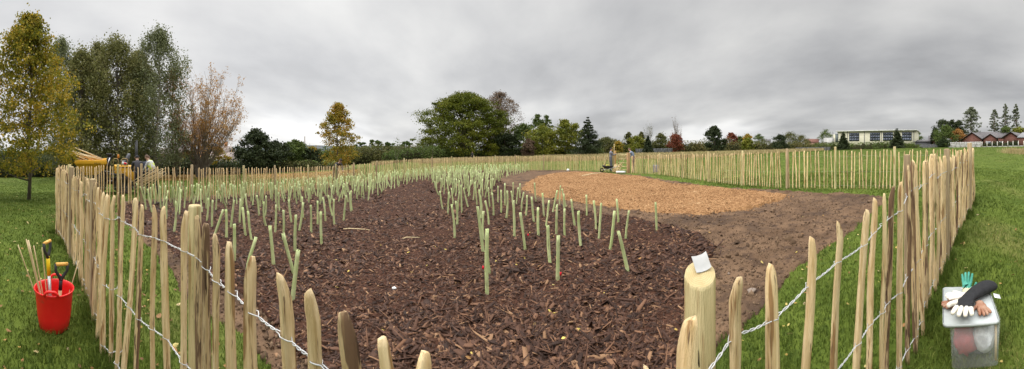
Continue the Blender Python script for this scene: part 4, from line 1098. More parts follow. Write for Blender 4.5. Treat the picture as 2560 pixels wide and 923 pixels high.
tree('spreading_maple_tree', 'huge spreading green tree with a domed crown in the middle', 1158, 80, 233, 107, 386, 'dome', 600, 105, .34, M['l_oak'], .75, seed=80, cs=.105, limbs=70, edge=.36, flat=.42)
tree('brown_tree', 'thin brownish tree peeping out right of the huge spreading tree', 1247, 90, 228, 58, 375, 'round', 300, 44, .3, M['l_brown'], .5, seed=81, cs=.14, limbs=90, edge=.6)
for i, (px, D, ty, hw, mm, pr, lab) in enumerate([
        (1262, 78, 335, 30, 'l_dark', 'round', 'dark shady tree right under the brownish tree'),
        (1308, 80, 310, 28, 'l_green', 'oval', 'mid green tree, first of the clump right of the brownish tree'),
        (1345, 84, 288, 17, 'l_green', 'column', 'narrow green tree with the highest top in the right hand clump'),
        (1366, 85, 290, 14, 'l_green', 'column', 'narrow twin topped green tree behind the yellow green clump'),
        (1356, 76, 318, 36, 'l_yg', 'round', 'round yellow green tree in the middle of the clump'),
        (1410, 78, 302, 26, 'l_yg', 'oval', 'yellow green feathery tree left of the dark spiky fir'),
        (1438, 80, 312, 20, 'l_yg', 'oval', 'smaller yellow green tree touching the dark spiky fir'),
        (1322, 72, 350, 13, 'l_brown', 'oval', 'low pinkish brown bush at the foot of the clump')]):
    tree('field_tree', lab, px, D, ty - 3, hw * 1.3, 398, pr, 120 if hw > 20 else 80, 60, .36, M[mm], .22, seed=90 + i, cs=.22, limbs=10, group='clump of field trees')
conifer('dark fir with a thin spiky top and uneven branches', 1470, 70, 290, 38, 388, M['l_dark'], 5, 15, 1500, .24, .27)
hedge('field_hedge', 'dark hedge at the foot of the tree clump, left of the gate', [(1190, 78, 380), (1260, 78, 370), (1330, 78, 364), (1400, 78, 364), (1500, 80, 366)], M['l_green'], 3, 9000, .34, 55)
for i, (px, D, ty, hw, mm, pr, lab) in enumerate([
        (1516, 95, 345, 24, 'l_hedge', 'round', 'brown tinged bushy tree left of the small orange tree'),
        (1545, 90, 355, 11, 'l_orange', 'round', 'small bright orange tree above the man in grey overalls'),
        (1572, 98, 330, 9, 'l_hedge', 'column', 'thin dull tree standing above the gate'),
        (1590, 96, 342, 22, 'l_yg', 'round', 'rounded yellow green tree right above the gate'),
        (1604, 100, 332, 9, 'l_hedge', 'column', 'thin spiky brownish tree left of the dark green cone'),
        (1652, 100, 335, 16, 'l_hedge', 'oval', 'pointed dull green tree between the dark cone and the red tree'),
        (1688, 92, 337, 17, 'l_red', 'round', 'rusty red bushy tree right of the dark green cone')]):
    tree('hedgerow_tree', lab, px, D, ty - 2, hw * 1.15, 390, pr, 80, 60, .32, M[mm], .14, seed=110 + i, cs=.27, limbs=8, group='mixed trees right of the gate')
bare_tree('bare_tree', 'pale bare tree standing up behind the rusty red tree', 1692, 96, 295, 16, M['l_brown'], 4, 4, .16, 15, leaves=250, ls=.25, spread=.2)
bare_tree('bare_tree', 'faint bare birch above the dark green cone', 1622, 105, 310, 12, M['l_grey'], 2, 4, .13, 16, leaves=250, ls=.3, spread=.2, bark='palebark')
conifer('narrow dark green cone shaped conifer right of the gate', 1620, 75, 338, 14, 386, M['l_dark'], 6, 18, 1100, .06, .24)
tree('pine_tree', 'dense dark pine with a pointed oval outline, in front of the hedge', 1786, 70, 315, 27, 386, 'pyramid', 90, 90, .3, M['l_dark'], .22, seed=120, cs=.2, limbs=6)
for i, (px, D, ty, hw, mm, pr, lab) in enumerate([
        (1828, 125, 333, 13, 'l_red', 'round', 'small crimson tree right of the dense dark pine'),
        (1850, 130, 343, 14, 'l_green', 'round', 'dull green tree between the crimson and the orange red tree'),
        (1868, 128, 337, 14, 'l_orange', 'round', 'small orange red tree above the yellow green bush'),
        (1870, 110, 347, 13, 'l_yg', 'oval', 'small yellow green tree in front of the orange red one'),
        (1897, 170, 337, 14, 'l_green', 'dome', 'rounded grey green tree on the skyline'),
        (1975, 160, 332, 22, 'l_hedge', 'round', 'tall dull tree behind the dark round bush'),
        (2005, 165, 340, 18, 'l_hedge', 'round', 'brownish tree on the skyline left of the school'),
        (2065, 175, 325, 17, 'l_green', 'round', 'green tree showing over the left end of the school'),
        (2292, 160, 328, 14, 'l_green', 'oval', 'green tree at the right end of the school')]):
    tree('skyline_tree', lab, px, D, ty - 2, hw * 1.15, 384, pr, 80, 50, .42, M[mm], .2, seed=130 + i, cs=.28, limbs=6, group='small trees along the far skyline')
tree('round_bush', 'very dark round evergreen bush tree before the far hedge', 1952, 95, 337, 21, 385, 'column', 60, 70, .32, M['l_dark'], .2, seed=140, cs=.24, limbs=4)
hedge('field_hedge', 'long mixed hedge right of the gate behind the dry grass', [(1480, 104, 346), (1560, 106, 349), (1640, 108, 348), (1740, 112, 345), (1800, 112, 349), (1850, 114, 348)], M['l_hedge'], 4, 14000, .42, 56)
hedge('field_hedge', 'brownish hedge either side of the dark round bush', [(1850, 116, 347), (1900, 118, 349), (1960, 120, 351), (2030, 124, 355), (2080, 126, 358)], M['l_hedge'], 4, 9000, .42, 57)
hedge('bramble_bank', 'tangled bramble bank along the foot of the cream school', [(2040, 118, 355), (2120, 118, 354), (2200, 116, 351), (2250, 115, 352), (2310, 114, 363)], M['l_green'], 4, 9000, .4, 58, cat='bramble bank')
conifer('dark conifer in front of the left part of the school', 2108, 95, 328, 16, 377, M['l_dark'], 21, 13, 1300, .12, .32, group='two dark conifers before the school')
conifer('larger dark conifer in front of the right part of the school', 2242, 92, 320, 19, 378, M['l_dark'], 22, 13, 1500, .12, .32, group='two dark conifers before the school')
for i, (px, D, ty, hw, by, mm, pr, lab) in enumerate([
        (2357, 120, 299, 18, 350, 'l_dark', 'round', 'dark pine with a flat rounded top left of the tall poplar'),
        (2381, 122, 302, 11, 345, 'l_dark', 'round', 'small dark pine top between the pine and the tall poplar'),
        (2398, 124, 303, 12, 345, 'l_dark', 'round', 'ragged dark pine next to the tall poplar'),
        (2338, 125, 322, 12, 352, 'l_dark', 'cone', 'small dark tree behind the red gabled house'),
        (2364, 108, 315, 25, 368, 'l_green', 'dome', 'rounded green tree right of the red gabled house'),
        (2396, 110, 325, 16, 366, 'l_rust', 'round', 'yellow and rust coloured tree left of the brick bungalows'),
        (2356, 104, 350, 12, 370, 'l_laurel', 'round', 'dark bush by the left end of the concrete fence'),
        (2515, 118, 318, 14, 345, 'l_green', 'round', 'green bushy tree behind the bungalow roofs'),
        (2548, 118, 320, 18, 345, 'l_yg', 'round', 'low green trees at the right edge behind the bungalow roof')]):
    tree('garden_tree', lab, px, D, ty - 2, hw * 1.2, by, pr, 90, 60, .36, M[mm], .2, seed=150 + i, cs=.24, limbs=8)
for i, (px, ty, hw, lab) in enumerate([(2428, 267, 25, 'broadest airy poplar, standing over the brick gable'), (2486, 273, 14, 'airy poplar, leftmost of the three slim ones'),
                                       (2514, 260, 14, 'tall slim airy poplar in the middle of the three'), (2540, 261, 11, 'narrow airy poplar at the right edge')]):
    tree('poplar_tree', lab, px, 125, ty, hw, 350, 'column', 240 if hw > 20 else 150, 24, .42, M['l_grey'], .25, seed=170 + i, cs=.13, limbs=40, edge=.6, bark='twig', group='tall airy poplars')
hedge('garden_hedge', 'clipped dark hedge behind the concrete post fence', [(2456, 101, 352), (2500, 101, 352), (2540, 101, 350), (2600, 101, 348)], M['l_laurel'], 1.5, 2600, .3, 59)
# far hills on the skyline, distance haze painted into their blue-grey colour
def hill():
    mb = MB(); V = []; th = np.linspace(R(-60), R(60), 160)
    for a in th:
        px = CX + a * F
        hy = 1 + 9 * math.exp(-((px - 1735) / 90) ** 2) + 5 * math.exp(-((px - 980) / 140) ** 2) + 6 * math.exp(-((px - 760) / 120) ** 2) + 4 * math.exp(-((px - 1950) / 120) ** 2) + .4 * math.sin(px / 17) + 4
        for (D, f) in ((1900, 0), (2300, 1), (2900, .5)):
            V.append((D * math.sin(a), D * math.cos(a), -12 if f == 0 else EYE + hy / F * D * f))
    Fc = [(i * 3 + j, i * 3 + j + 1, (i + 1) * 3 + j + 1, (i + 1) * 3 + j) for i in range(len(th) - 1) for j in range(2)]
    mb.add(V, Fc)
    tag(mb.build('hills', mat('haze_tinted_wooded_hill', (0.055, 0.068, 0.075), (0.075, 0.085, 0.09), .004, 6, 1.0), None, smooth=True), 'low distant wooded hills on the skyline', 'hills', kind='structure')
hill()

# ------------------------------------------------------------------ dry grass, fallen leaves
u = rng.uniform(930, 2060, 42000); D = np.interp(u, [930, 1160, 1450, 1700, 2060], [56, 72, 74, 78, 84]) - rng.random(42000) ** 1.3 * np.interp(u, [930, 1160, 1500, 1800, 2060], [6, 30, 38, 44, 30])
x, y = D * np.sin((u - CX) / F), D * np.cos((u - CX) / F)
k = vnoise(x, y, .25, 90) > -.5
blades('dry_grass', x[k], y[k], rng.uniform(.3, .8, k.sum()), rng.uniform(.05, .13, k.sum()), M['straw'], 'band of tall straw coloured grass beyond the fence', 'dry grass', .3)
p = at(2545, 30); n = 2600
x = p[0] + rng.normal(0, .75, n); y = p[1] + rng.normal(0, .75, n)
blades('dry_grass', x, y, rng.uniform(.25, .75, n), rng.uniform(.01, .03, n), M['straw'], 'pale tuft of long dry grass at the right edge of the lawn', 'dry grass', .3)
def leaves(name, x, y, s, m, label, kind='stuff'):
    rg = rng; n = len(x)
    base = np.array([[-.5, 0, .1], [-.15, -.32, 0], [.25, -.28, .06], [.55, 0, .15], [.25, .3, .02], [-.15, .3, .1]])
    V = base[None] * s[:, None, None] * (1 + rg.normal(0, .12, (n, 6, 1)))
    Rm = rotmats(rg.uniform(0, 6.28, n), rg.normal(0, .3, n), rg.normal(0, .3, n))
    V = np.einsum('nij,nkj->nki', Rm, V) + np.stack([x, y, surf(x, y)], -1)[:, None] + np.array([0, 0, 1]) * (s * .12 + .012)[:, None, None]
    f = np.arange(n)[:, None] * 6
    o = link(name, new_mesh(name, V.reshape(-1, 3), quads=np.concatenate([np.array([[0, 1, 2, 3]]) + f, np.array([[0, 3, 4, 5]]) + f]), mat=m))
    return tag(o, label, 'fallen leaves', kind=kind)
x, y, r = poly_sample(1000, 1.0, 12, -104, -40, .8); k = (zone(x, y) == 0); x, y = x[k], y[k]
x2, y2, r2 = poly_sample(230, 1.2, 10, 45, 104, .8); k = zone(x2, y2) == 0; x2, y2 = x2[k], y2[k]
x3, y3, _ = poly_sample(110, 1.0, 9, -60, 70, .8)
x, y = np.concatenate([x, x2, x3]), np.concatenate([y, y2, y3])
leaves('fallen_leaves', x, y, rng.lognormal(math.log(.032), .35, len(x)), M['leafy'], 'brown and yellow autumn leaves scattered over the lawn and bed')
u = rng.uniform(370, 900, 26000); D = rng.uniform(26, 40, 26000)
k = vnoise(u, D, .02, 95) + rng.normal(0, .35, len(u)) + (D - 34) * .06 > -.2; u, D = u[k], D[k]
leaves('fallen_leaves', D * np.sin((u - CX) / F), D * np.cos((u - CX) / F), rng.uniform(.06, .14, len(u)), M['leafbrown'], 'carpet of orange fallen leaves on the lawn beyond the left fence')
LF = [(956,841),(843,727),(1180,905),(1445,834),(1409,858),(1375,789),(1388,793),(1337,822),(1021,637),(1090,622),(1114,629),(952,619),(871,686),(841,657),(1291,668),(1311,650),(1067,672),(1400,558),(620,812),(566,757),(1991,635),(1690,570),(1700,577),(1325,585),(1282,520),(1240,660),(1030,690),(700,560),(560,560),(1513,745)]
lm = []
for i in range(5):
    rg = np.random.default_rng(i); V = [(0, 0, .004)]
    for k in range(9):
        a = 2 * math.pi * k / 9; rr = .5 * (1 + (.25 if k in (0,) else 0) - (.12 if k % 2 else 0)); V.append((rr * math.cos(a), rr * .8 * math.sin(a), .12 * rg.random()))
    V2 = [(v[0], v[1], v[2] - .02) for v in V]
    Fc = [(0, 1 + k, 1 + (k + 1) % 9) for k in range(9)] + [(10, 11 + (k + 1) % 9, 11 + k) for k in range(9)] + [(1 + k, 11 + k, 11 + (k + 1) % 9, 1 + (k + 1) % 9) for k in range(9)]
    lm.append(new_mesh('fallen_leaf', V + V2, faces=Fc, mat=M['leafy_y']))
for i, (a, b) in enumerate(LF):
    p, d = unproj(a, b); o = link('fallen_leaf', lm[i % 5])
    o.location = (p[0], p[1], s1(*p) + .008); s = rng.uniform(.028, .042) * (1 + .05 * d); o.scale = (s, s, s); o.rotation_euler = (rng.normal(0, .3), rng.normal(0, .3), rng.uniform(0, 6))
    zn = int(zone(np.array([p[0]]), np.array([p[1]]))[0])
    tag(o, 'single yellow leaf lying on the ' + ('dark bark' if zn == 2 else 'brown soil' if zn == 1 else 'lawn' if zn == 0 else 'wood chips') + (' near the front' if b > 780 else ' in the bare path' if 820 < a < 1100 else ' among the tree guards'), 'leaf', 'yellow leaves lying on the bed')

# ------------------------------------------------------------------ small things on the bed
def lump(name, label, cat, px, py, size, m, seed):
    rg = np.random.default_rng(seed); p, d = unproj(px, py); mb = MB(); n = 9; V = []
    for i in range(6):
        t = math.pi * i / 5
        for k in range(n):
            a = 2 * math.pi * k / n; q = 1 + rg.normal(0, .12)
            V.append((size[0] / 2 * max(.05, math.sin(t)) * math.cos(a) * q, size[1] / 2 * max(.05, math.sin(t)) * math.sin(a) * q, size[2] / 2 * (1 - math.cos(t)) * q))
    Fc = [(i * n + k, i * n + (k + 1) % n, (i + 1) * n + (k + 1) % n, (i + 1) * n + k) for i in range(5) for k in range(n)]
    mb.add(V, Fc); o = mb.build(name, m, None, smooth=True); o.location = (p[0], p[1], s1(*p) - size[2] * .15); o.rotation_euler.z = rg.uniform(0, 3)
    return tag(o, label, cat)
lump('stone', 'flat brown stone half sunk in the soil right of the near post', 'stone', 1880, 732, (.12, .08, .045), M['stone'], 1)
lump('stone', 'small reddish stone on the soil by the thin near picket', 'stone', 1822, 689, (.045, .03, .025), M['stone'], 2)
lump('crumpled_tissue', 'crumpled white scrap lying on the bark path', 'litter', 985, 733, (.05, .035, .03), M['white'], 3)
lump('white_sack', 'small white bag lying on the far edge of the bed', 'bag', 1420, 428, (.28, .22, .2), M['white'], 4)
def tagon(px, py, label):
    p, d = unproj(px, py); mb = MB()
    mb.add([(-.012, 0, .01), (.012, .003, .012), (.016, .004, .05), (-.008, 0, .052), (-.012, .002, .01), (.012, .005, .012), (.016, .006, .05), (-.008, .002, .052)], [(0, 1, 2, 3), (7, 6, 5, 4), (0, 4, 5, 1), (1, 5, 6, 2), (2, 6, 7, 3), (3, 7, 4, 0)])
    o = mb.build('red_plant_tag', M['redtag']); o.location = (p[0], p[1], s1(*p)); o.rotation_euler.z = random.uniform(-.5, .5); tag(o, label, 'plant tag')
tagon(1401, 700, 'red plant tag at the foot of the nearest tree guard right of the path')
tagon(1207, 682, 'red plant tag lying beside the tall front tree guard')
tagon(1320, 595, 'red and white plant tag near the middle tree guards')
def stick(a, b, r, label):
    p, _ = unproj(*a); q, _ = unproj(*b); mb = MB(); m = (p + q) / 2
    pts = [np.array([*(p + (q - p) * t), s1(*(p + (q - p) * t)) + .015 + .01 * math.sin(3 * t)]) - np.array([*m, s1(*m)]) for t in np.linspace(0, 1, 5)]
    mb.tube(pts, [r, r * 1.1, r, r * .9, r * .7], 5); o = mb.build('stick', M['cane']); o.location = (*m, s1(*m)); tag(o, label, 'stick')
stick((858, 581), (925, 580), .009, 'pale straight stick lying across the bark path')
stick((1005, 603), (1050, 600), .007, 'short pale stick lying on the bark path')
stick((1455, 441), (1505, 434), .03, 'long pale stake lying on the wood chips')

# ------------------------------------------------------------------ red bucket with tools
def bucket():
    p, d = unproj(135, 818)
    z = s1(*p)
    root = empty('bucket', (p[0], p[1], z), -(135 - CX) / F + R(-8), label='bright red flexible bucket on the lawn, holding tools and canes', cat='bucket')
    r0, r1, H = .125, .168, .335
    mb = MB(); n = 40
    prof = [(.001, .004), (r0 * .9, .0), (r0, .012), (r0 + .018, .12), (r1 - .008, H - .03), (r1, H - .012), (r1 + .005, H - .002), (r1, H + .004), (r1 - .007, H - .002), (r1 - .014, H - .03), (r0 + .012, .12), (r0 - .008, .02), (.001, .012)]
    mb.lathe(prof, n, sx=1.0, sy=.94)
    mb.build('body', M['red'], root, smooth=True)
    for sgn in (-1, 1):
        h = MB(); pts = []
        for t in np.linspace(-1, 1, 13):
            a = math.pi / 2 * sgn + t * .33
            pts.append(((r1 + .006) * math.cos(a), (r1 * .94 + .006) * math.sin(a), H + .038 * (1 - abs(t) ** 4)))
        h.tube(pts, .011, 8); h.build('handle', M['red'], root, smooth=True)
    c = Vector((p[0], p[1], z))
    th = (135 - CX) / F; Q = Matrix.Rotation(-th, 4, 'Z')
    def spade(label, dx, dy, L, lean, rz, yellow):
        s = empty('spade', (0, 0, 0), label=label, cat='spade'); s.matrix_world = Matrix.Translation(c) @ Q @ Matrix.Translation((dx, dy, .02)) @ Matrix.Rotation(lean[0], 4, 'Y') @ Matrix.Rotation(lean[1], 4, 'X') @ Matrix.Rotation(rz, 4, 'Z')
        a = MB(); a.tube([(0, 0, 0.05), (0, 0, L * .6)], .015, 10); a.build('lower_shaft', M['steel'] if yellow else M['cane'], s, smooth=True)
        a = MB(); a.tube([(0, 0, L * .6), (0, 0, L - .10)], .0165, 12); a.build('shaft', M['yshaft'] if yellow else M['black'], s, smooth=True)
        # D handle: black yoke with amber grip
        a = MB(); w = .052
        for sg in (-1, 1): a.tube([(0, 0, L - .115), (sg * w * .35, 0, L - .085), (sg * w * .95, 0, L - .04), (sg * w, 0, L + .02)], [.017, .014, .012, .013], 10)
        a.build('yoke', M['black'], s, smooth=True)
        a = MB(); a.tube([(-w, 0, L + .018), (w, 0, L + .018)], .0145, 12); a.build('grip', M['grip'], s, smooth=True)
        a = MB(); a.box((0, 0, .05), (.1, .004, .1)); a.build('blade', M['steel'], s, bevel=.002)
    spade('garden spade with yellow shaft and black handle turned edge on', -.02, .03, .66, (-.06, -.05), R(60), True)
    spade('garden spade with black yoke and amber grip seen face on', .035, .0, .50, (.06, .03), R(12), False)
    for i, (dx, dy, lx, ly, L) in enumerate([(-.07, .0, -.36, .0, .70), (-.06, .02, -.26, .03, .72), (-.055, -.02, -.235, .02, .72), (-.05, .0, -.19, .03, .66), (-.04, .03, -.10, .02, .63), (.06, .03, .32, .12, .52)]):
        a = MB(); v = Vector((lx, ly, 1)).normalized() * L; pts = [Vector((0, 0, 0)) + v * t for t in np.linspace(0, 1, 7)]
        a.tube([tuple(q) for q in pts], [.0055 if k % 2 else .0048 for k in range(7)] if i != 2 else [.009] * 7, 7)
        o = a.build('bamboo_cane', M['cane'], None, smooth=True); o.matrix_world = Matrix.Translation(c) @ Q @ Matrix.Translation((dx, dy, .03))
        tag(o, ['bamboo cane leaning farthest left out of the bucket', 'thin bamboo cane second from the left in the bucket', 'thickest pale cane leaning left in the bucket', 'thin cane just right of the thick pale one', 'nearly upright cane beside the yellow spade shaft', 'thin cane leaning right out of the bucket towards the fence'][i], 'cane', 'canes standing in the red bucket')
bucket()

# ------------------------------------------------------------------ skin helper for gloves and people
def skin(name, verts, edges, radii, mats, parent=None, sub=1, matfn=None, rootv=0):
    me = bpy.data.meshes.new(name); me.from_pydata([tuple(v) for v in verts], edges, []); o = bpy.data.objects.new(name, me); col.objects.link(o)
    sk = o.modifiers.new('s', 'SKIN'); sk.use_smooth_shade = True
    for i, r in enumerate(radii):
        r = (r, r) if np.isscalar(r) else r
        me.skin_vertices[0].data[i].radius = r
        me.skin_vertices[0].data[i].use_root = (i == rootv)
    sb = o.modifiers.new('u', 'SUBSURF'); sb.levels = sub; sb.render_levels = sub
    bpy.context.view_layer.update()
    dg = bpy.context.evaluated_depsgraph_get(); m2 = bpy.data.meshes.new_from_object(o.evaluated_get(dg))
    bpy.data.objects.remove(o)
    m2.materials.clear()
    for m in mats: m2.materials.append(m)
    for p in m2.polygons:
        p.use_smooth = True
        if matfn: p.material_index = matfn(p.center)
    m2.name = name
    return link(name, m2, parent)

# ------------------------------------------------------------------ plastic box with gloves
def storage_box():
    c, d = at(2431, 2.08), 2.08
    z = s1(c[0], c[1]); c = Vector((c[0], c[1], z))
    th = (2434 - CX) / F; rz = -th + R(6)
    root = empty('storage_box', tuple(c), rz, label='clear plastic storage box with off white lid on the grass at the right', cat='storage box')
    clear = mat('cloudy_clear_plastic', (0.75, 0.78, 0.78), (0.8, 0.82, 0.82), 8, 3, .25, spec=.5, alpha=.16)
    lidm = mat('milky_lid_plastic', (0.40, 0.43, 0.42), (0.47, 0.50, 0.49), 10, 4, .35, spec=.4, transl=.1)
    W, Dp, H = .33, .44, .30
    def shell(w, d_, h, r=.03, z0=0, taper=.93, t=.003):
        mb = MB(); n = 6
        def ring(w, d_, z, rr):
            V = []
            for qx, qy, a0 in ((1, 1, 0), (-1, 1, 90), (-1, -1, 180), (1, -1, 270)):
                for k in range(n):
                    a = R(a0 + 90 * k / (n - 1)); V.append((qx * (w / 2 - rr) + rr * math.cos(a), qy * (d_ / 2 - rr) + rr * math.sin(a), z))
            return V
        rings = [ring(w * taper, d_ * taper, z0, r), ring(w, d_, z0 + h, r), ring(w - 2 * t, d_ - 2 * t, z0 + h, r - t), ring(w * taper - 2 * t, d_ * taper - 2 * t, z0 + t, r - t)]
        m = 4 * n; V = [v for q in rings for v in q]
        Fc = [(i * m + k, i * m + (k + 1) % m, (i + 1) * m + (k + 1) % m, (i + 1) * m + k) for i in range(3) for k in range(m)] + [tuple(range(m - 1, -1, -1)), tuple(3 * m + k for k in range(m))]
        mb.add(V, Fc); return mb
    shell(W, Dp, H).build('body', clear, root, smooth=False)
    # lid set askew
    L = empty('lid', (0, -.005, H + .002), R(-2)); L.parent = root
    l1 = shell(W + .035, Dp + .06, .018, r=.03, taper=1.0); lid = l1.build('lid', lidm, root); lid.location = (-.03, .0, H - .004)
    bpy.data.objects.remove(L)
    # solid top plate of the lid with raised rim
    tp = MB(); tp.box((0, 0, 0), (W + .020, Dp + .045, .003)); o = tp.build('panel', lidm, lid, bevel=.001); o.location = (0, 0, .010)
    # things inside, seen through the sides
    cols = [('crumpled red plastic bag inside the clear box', (0.5, .04, .05)), ('crumpled white plastic bag inside the clear box', (.7, .72, .75)), ('folded dark grey cloth inside the clear box', (.06, .06, .07))]
    inv = Matrix.Translation(c) @ Matrix.Rotation(rz, 4, 'Z')
    for i, ((lab, cc), (ox, oy, oz, sx, sy, sz)) in enumerate(zip(cols, [(-.065, -.08, .12, .16, .2, .2), (.07, -.10, .15, .15, .18, .24), (0, .02, .05, .26, .30, .09)])):
        rg = np.random.default_rng(i + 60); n = 14; V = []
        for a in range(9):
            t = math.pi * a / 8
            for k in range(n):
                q = 6.283 * k / n; w = 1 + rg.normal(0, .16)
                V.append((ox + sx / 2 * max(.05, math.sin(t)) * math.cos(q) * w, oy + sy / 2 * max(.05, math.sin(t)) * math.sin(q) * w, oz - sz / 2 * math.cos(t)))
        mb = MB(); mb.add(V, [(a * n + k, a * n + (k + 1) % n, (a + 1) * n + (k + 1) % n, (a + 1) * n + k) for a in range(8) for k in range(n)])
        o = mb.build(['plastic_bag', 'plastic_bag', 'folded_cloth'][i], mat('bag%d' % i, cc, tuple(v * .6 for v in cc), 25, 5, .45, .5, 30)); o.matrix_world = inv; tag(o, lab, ['bag', 'bag', 'cloth'][i])
    a = MB(); a.box((.138, -.17, .15), (.014, .014, .27)); o = a.build('wooden_stake', M['wood']); o.matrix_world = inv; tag(o, 'short pale wooden stake standing in the clear box corner', 'stake')
    # gloves
    def glove(name, label, org, rzz, fingers, cuff, mats, matfn, tilt=(0, 0), s=1.0, th=.009):
        """built lying flat, fingers towards -y"""
        V = [(0, 0, 0)]; E = []; Rd = [(.036, .013)]
        def add(p, par, r): V.append(p); E.append((par, len(V) - 1)); Rd.append(r); return len(V) - 1
        w = add((0, .05, .002), 0, (.030, .014)); q = w
        for (p, r) in cuff: q = add(p, q, r)
        for fx, ln, spread, curl in fingers:
            k = add((fx, -.035, .001), 0, (th * 1.15, th * 1.15))
            k = add((fx + spread * ln * .45, -.035 - ln * .5, .004 + curl * .3 * ln), k, (th, th))
            k = add((fx + spread * ln, -.035 - ln, .002 + curl * ln * .1), k, (th * .85, th * .85))
        k = add((-.035, .01, 0), 0, (.013, .012)); k = add((-.058, -.015, .002), k, (.0105, .0105)); k = add((-.066, -.04, .003), k, (.009, .009))
        V = [tuple(np.array(v) * s) for v in V]; Rd = [tuple(np.array(r) * s) for r in Rd]
        o = skin(name, V, E, Rd, mats, None, 2, matfn)
        o.matrix_world = inv @ Matrix.Translation(org) @ Matrix.Rotation(rzz, 4, 'Z') @ Matrix.Rotation(tilt[0], 4, 'X') @ Matrix.Rotation(tilt[1], 4, 'Y')
        return tag(o, label, 'glove')
    blk = mat('black_fabric', (.012, .012, .014), (.02, .02, .022), 40, 4, .8, .3, 120); wht = mat('white_leather', (.66, .62, .52), (.74, .71, .63), 15, 5, .7, .3, 50)
    tan = mat('red_brown_coated_glove', (.26, .11, .06), (.36, .22, .15), 18, 5, .6, .3, 60); grn = mat('green_knit', (.05, .25, .19), (.09, .36, .28), 20, 5, .8, .4, 100); crm = mat('cream_cuff', (.62, .58, .38), (.7, .66, .46), 20, 4, .8)
    fz = H + .026
    F4 = [(-.027, .062, -.15, .1), (-.009, .072, -.02, .1), (.009, .068, .08, .1), (.026, .055, .22, .1)]
    glove('glove', 'pair of red brown work gloves under the black gauntlet, fingers pointing down', (.055, -.08, fz), R(8), F4, [((0, .07, 0), (.03, .014))], [tan], None, s=1.05, th=.0115)
    glove('glove', 'dull red glove crumpled under the cream fingers at the left of the lid', (-.12, -.02, fz), R(-70), F4, [((0, .07, 0), (.03, .014))], [tan], None, s=1.0, th=.0115)
    glove('glove', 'black gauntlet glove with white leather fingertips on top of the pile', (-.055, -.10, fz + .036), R(-14), F4,
          [((.02, .09, .006), (.036, .022)), ((.045, .13, .010), (.040, .026)), ((.075, .17, .010), (.043, .026)), ((.10, .205, .004), (.040, .020))], [blk, wht],
          lambda p: 1 if (p.y < -.075 or p.x < -.055) else 0, tilt=(R(-4), 0), s=1.7, th=.0105)
    glove('glove', 'cream fingered glove lying across the left of the pile', (-.09, .03, fz + .028), R(-80), F4, [((0, .075, 0), (.028, .013))], [wht], None, s=1.0, th=.0115)
    glove('glove', 'green knitted glove with cream palm, its fingers standing up behind the pile', (-.03, .13, fz + .035), R(170), F4, [((0, .07, -.01), (.03, .02)), ((.02, .10, -.03), (.03, .018))], [grn, crm], lambda p: 1 if (.0 < p.y < .04 and abs(p.x) < .03) else 0, tilt=(R(-58), 0), s=1.1, th=.0100)
    a = MB(); a.box((0, 0, 0), (.05, .06, .001), Matrix.Rotation(.3, 3, 'Y')); o = a.build('care_label', M['white']); o.matrix_world = inv @ Matrix.Translation((.185, .03, fz + .01)); tag(o, 'white paper label sticking out right of the black gauntlet', 'label')
    # white piping band round the gauntlet is its own strip of the glove
storage_box()

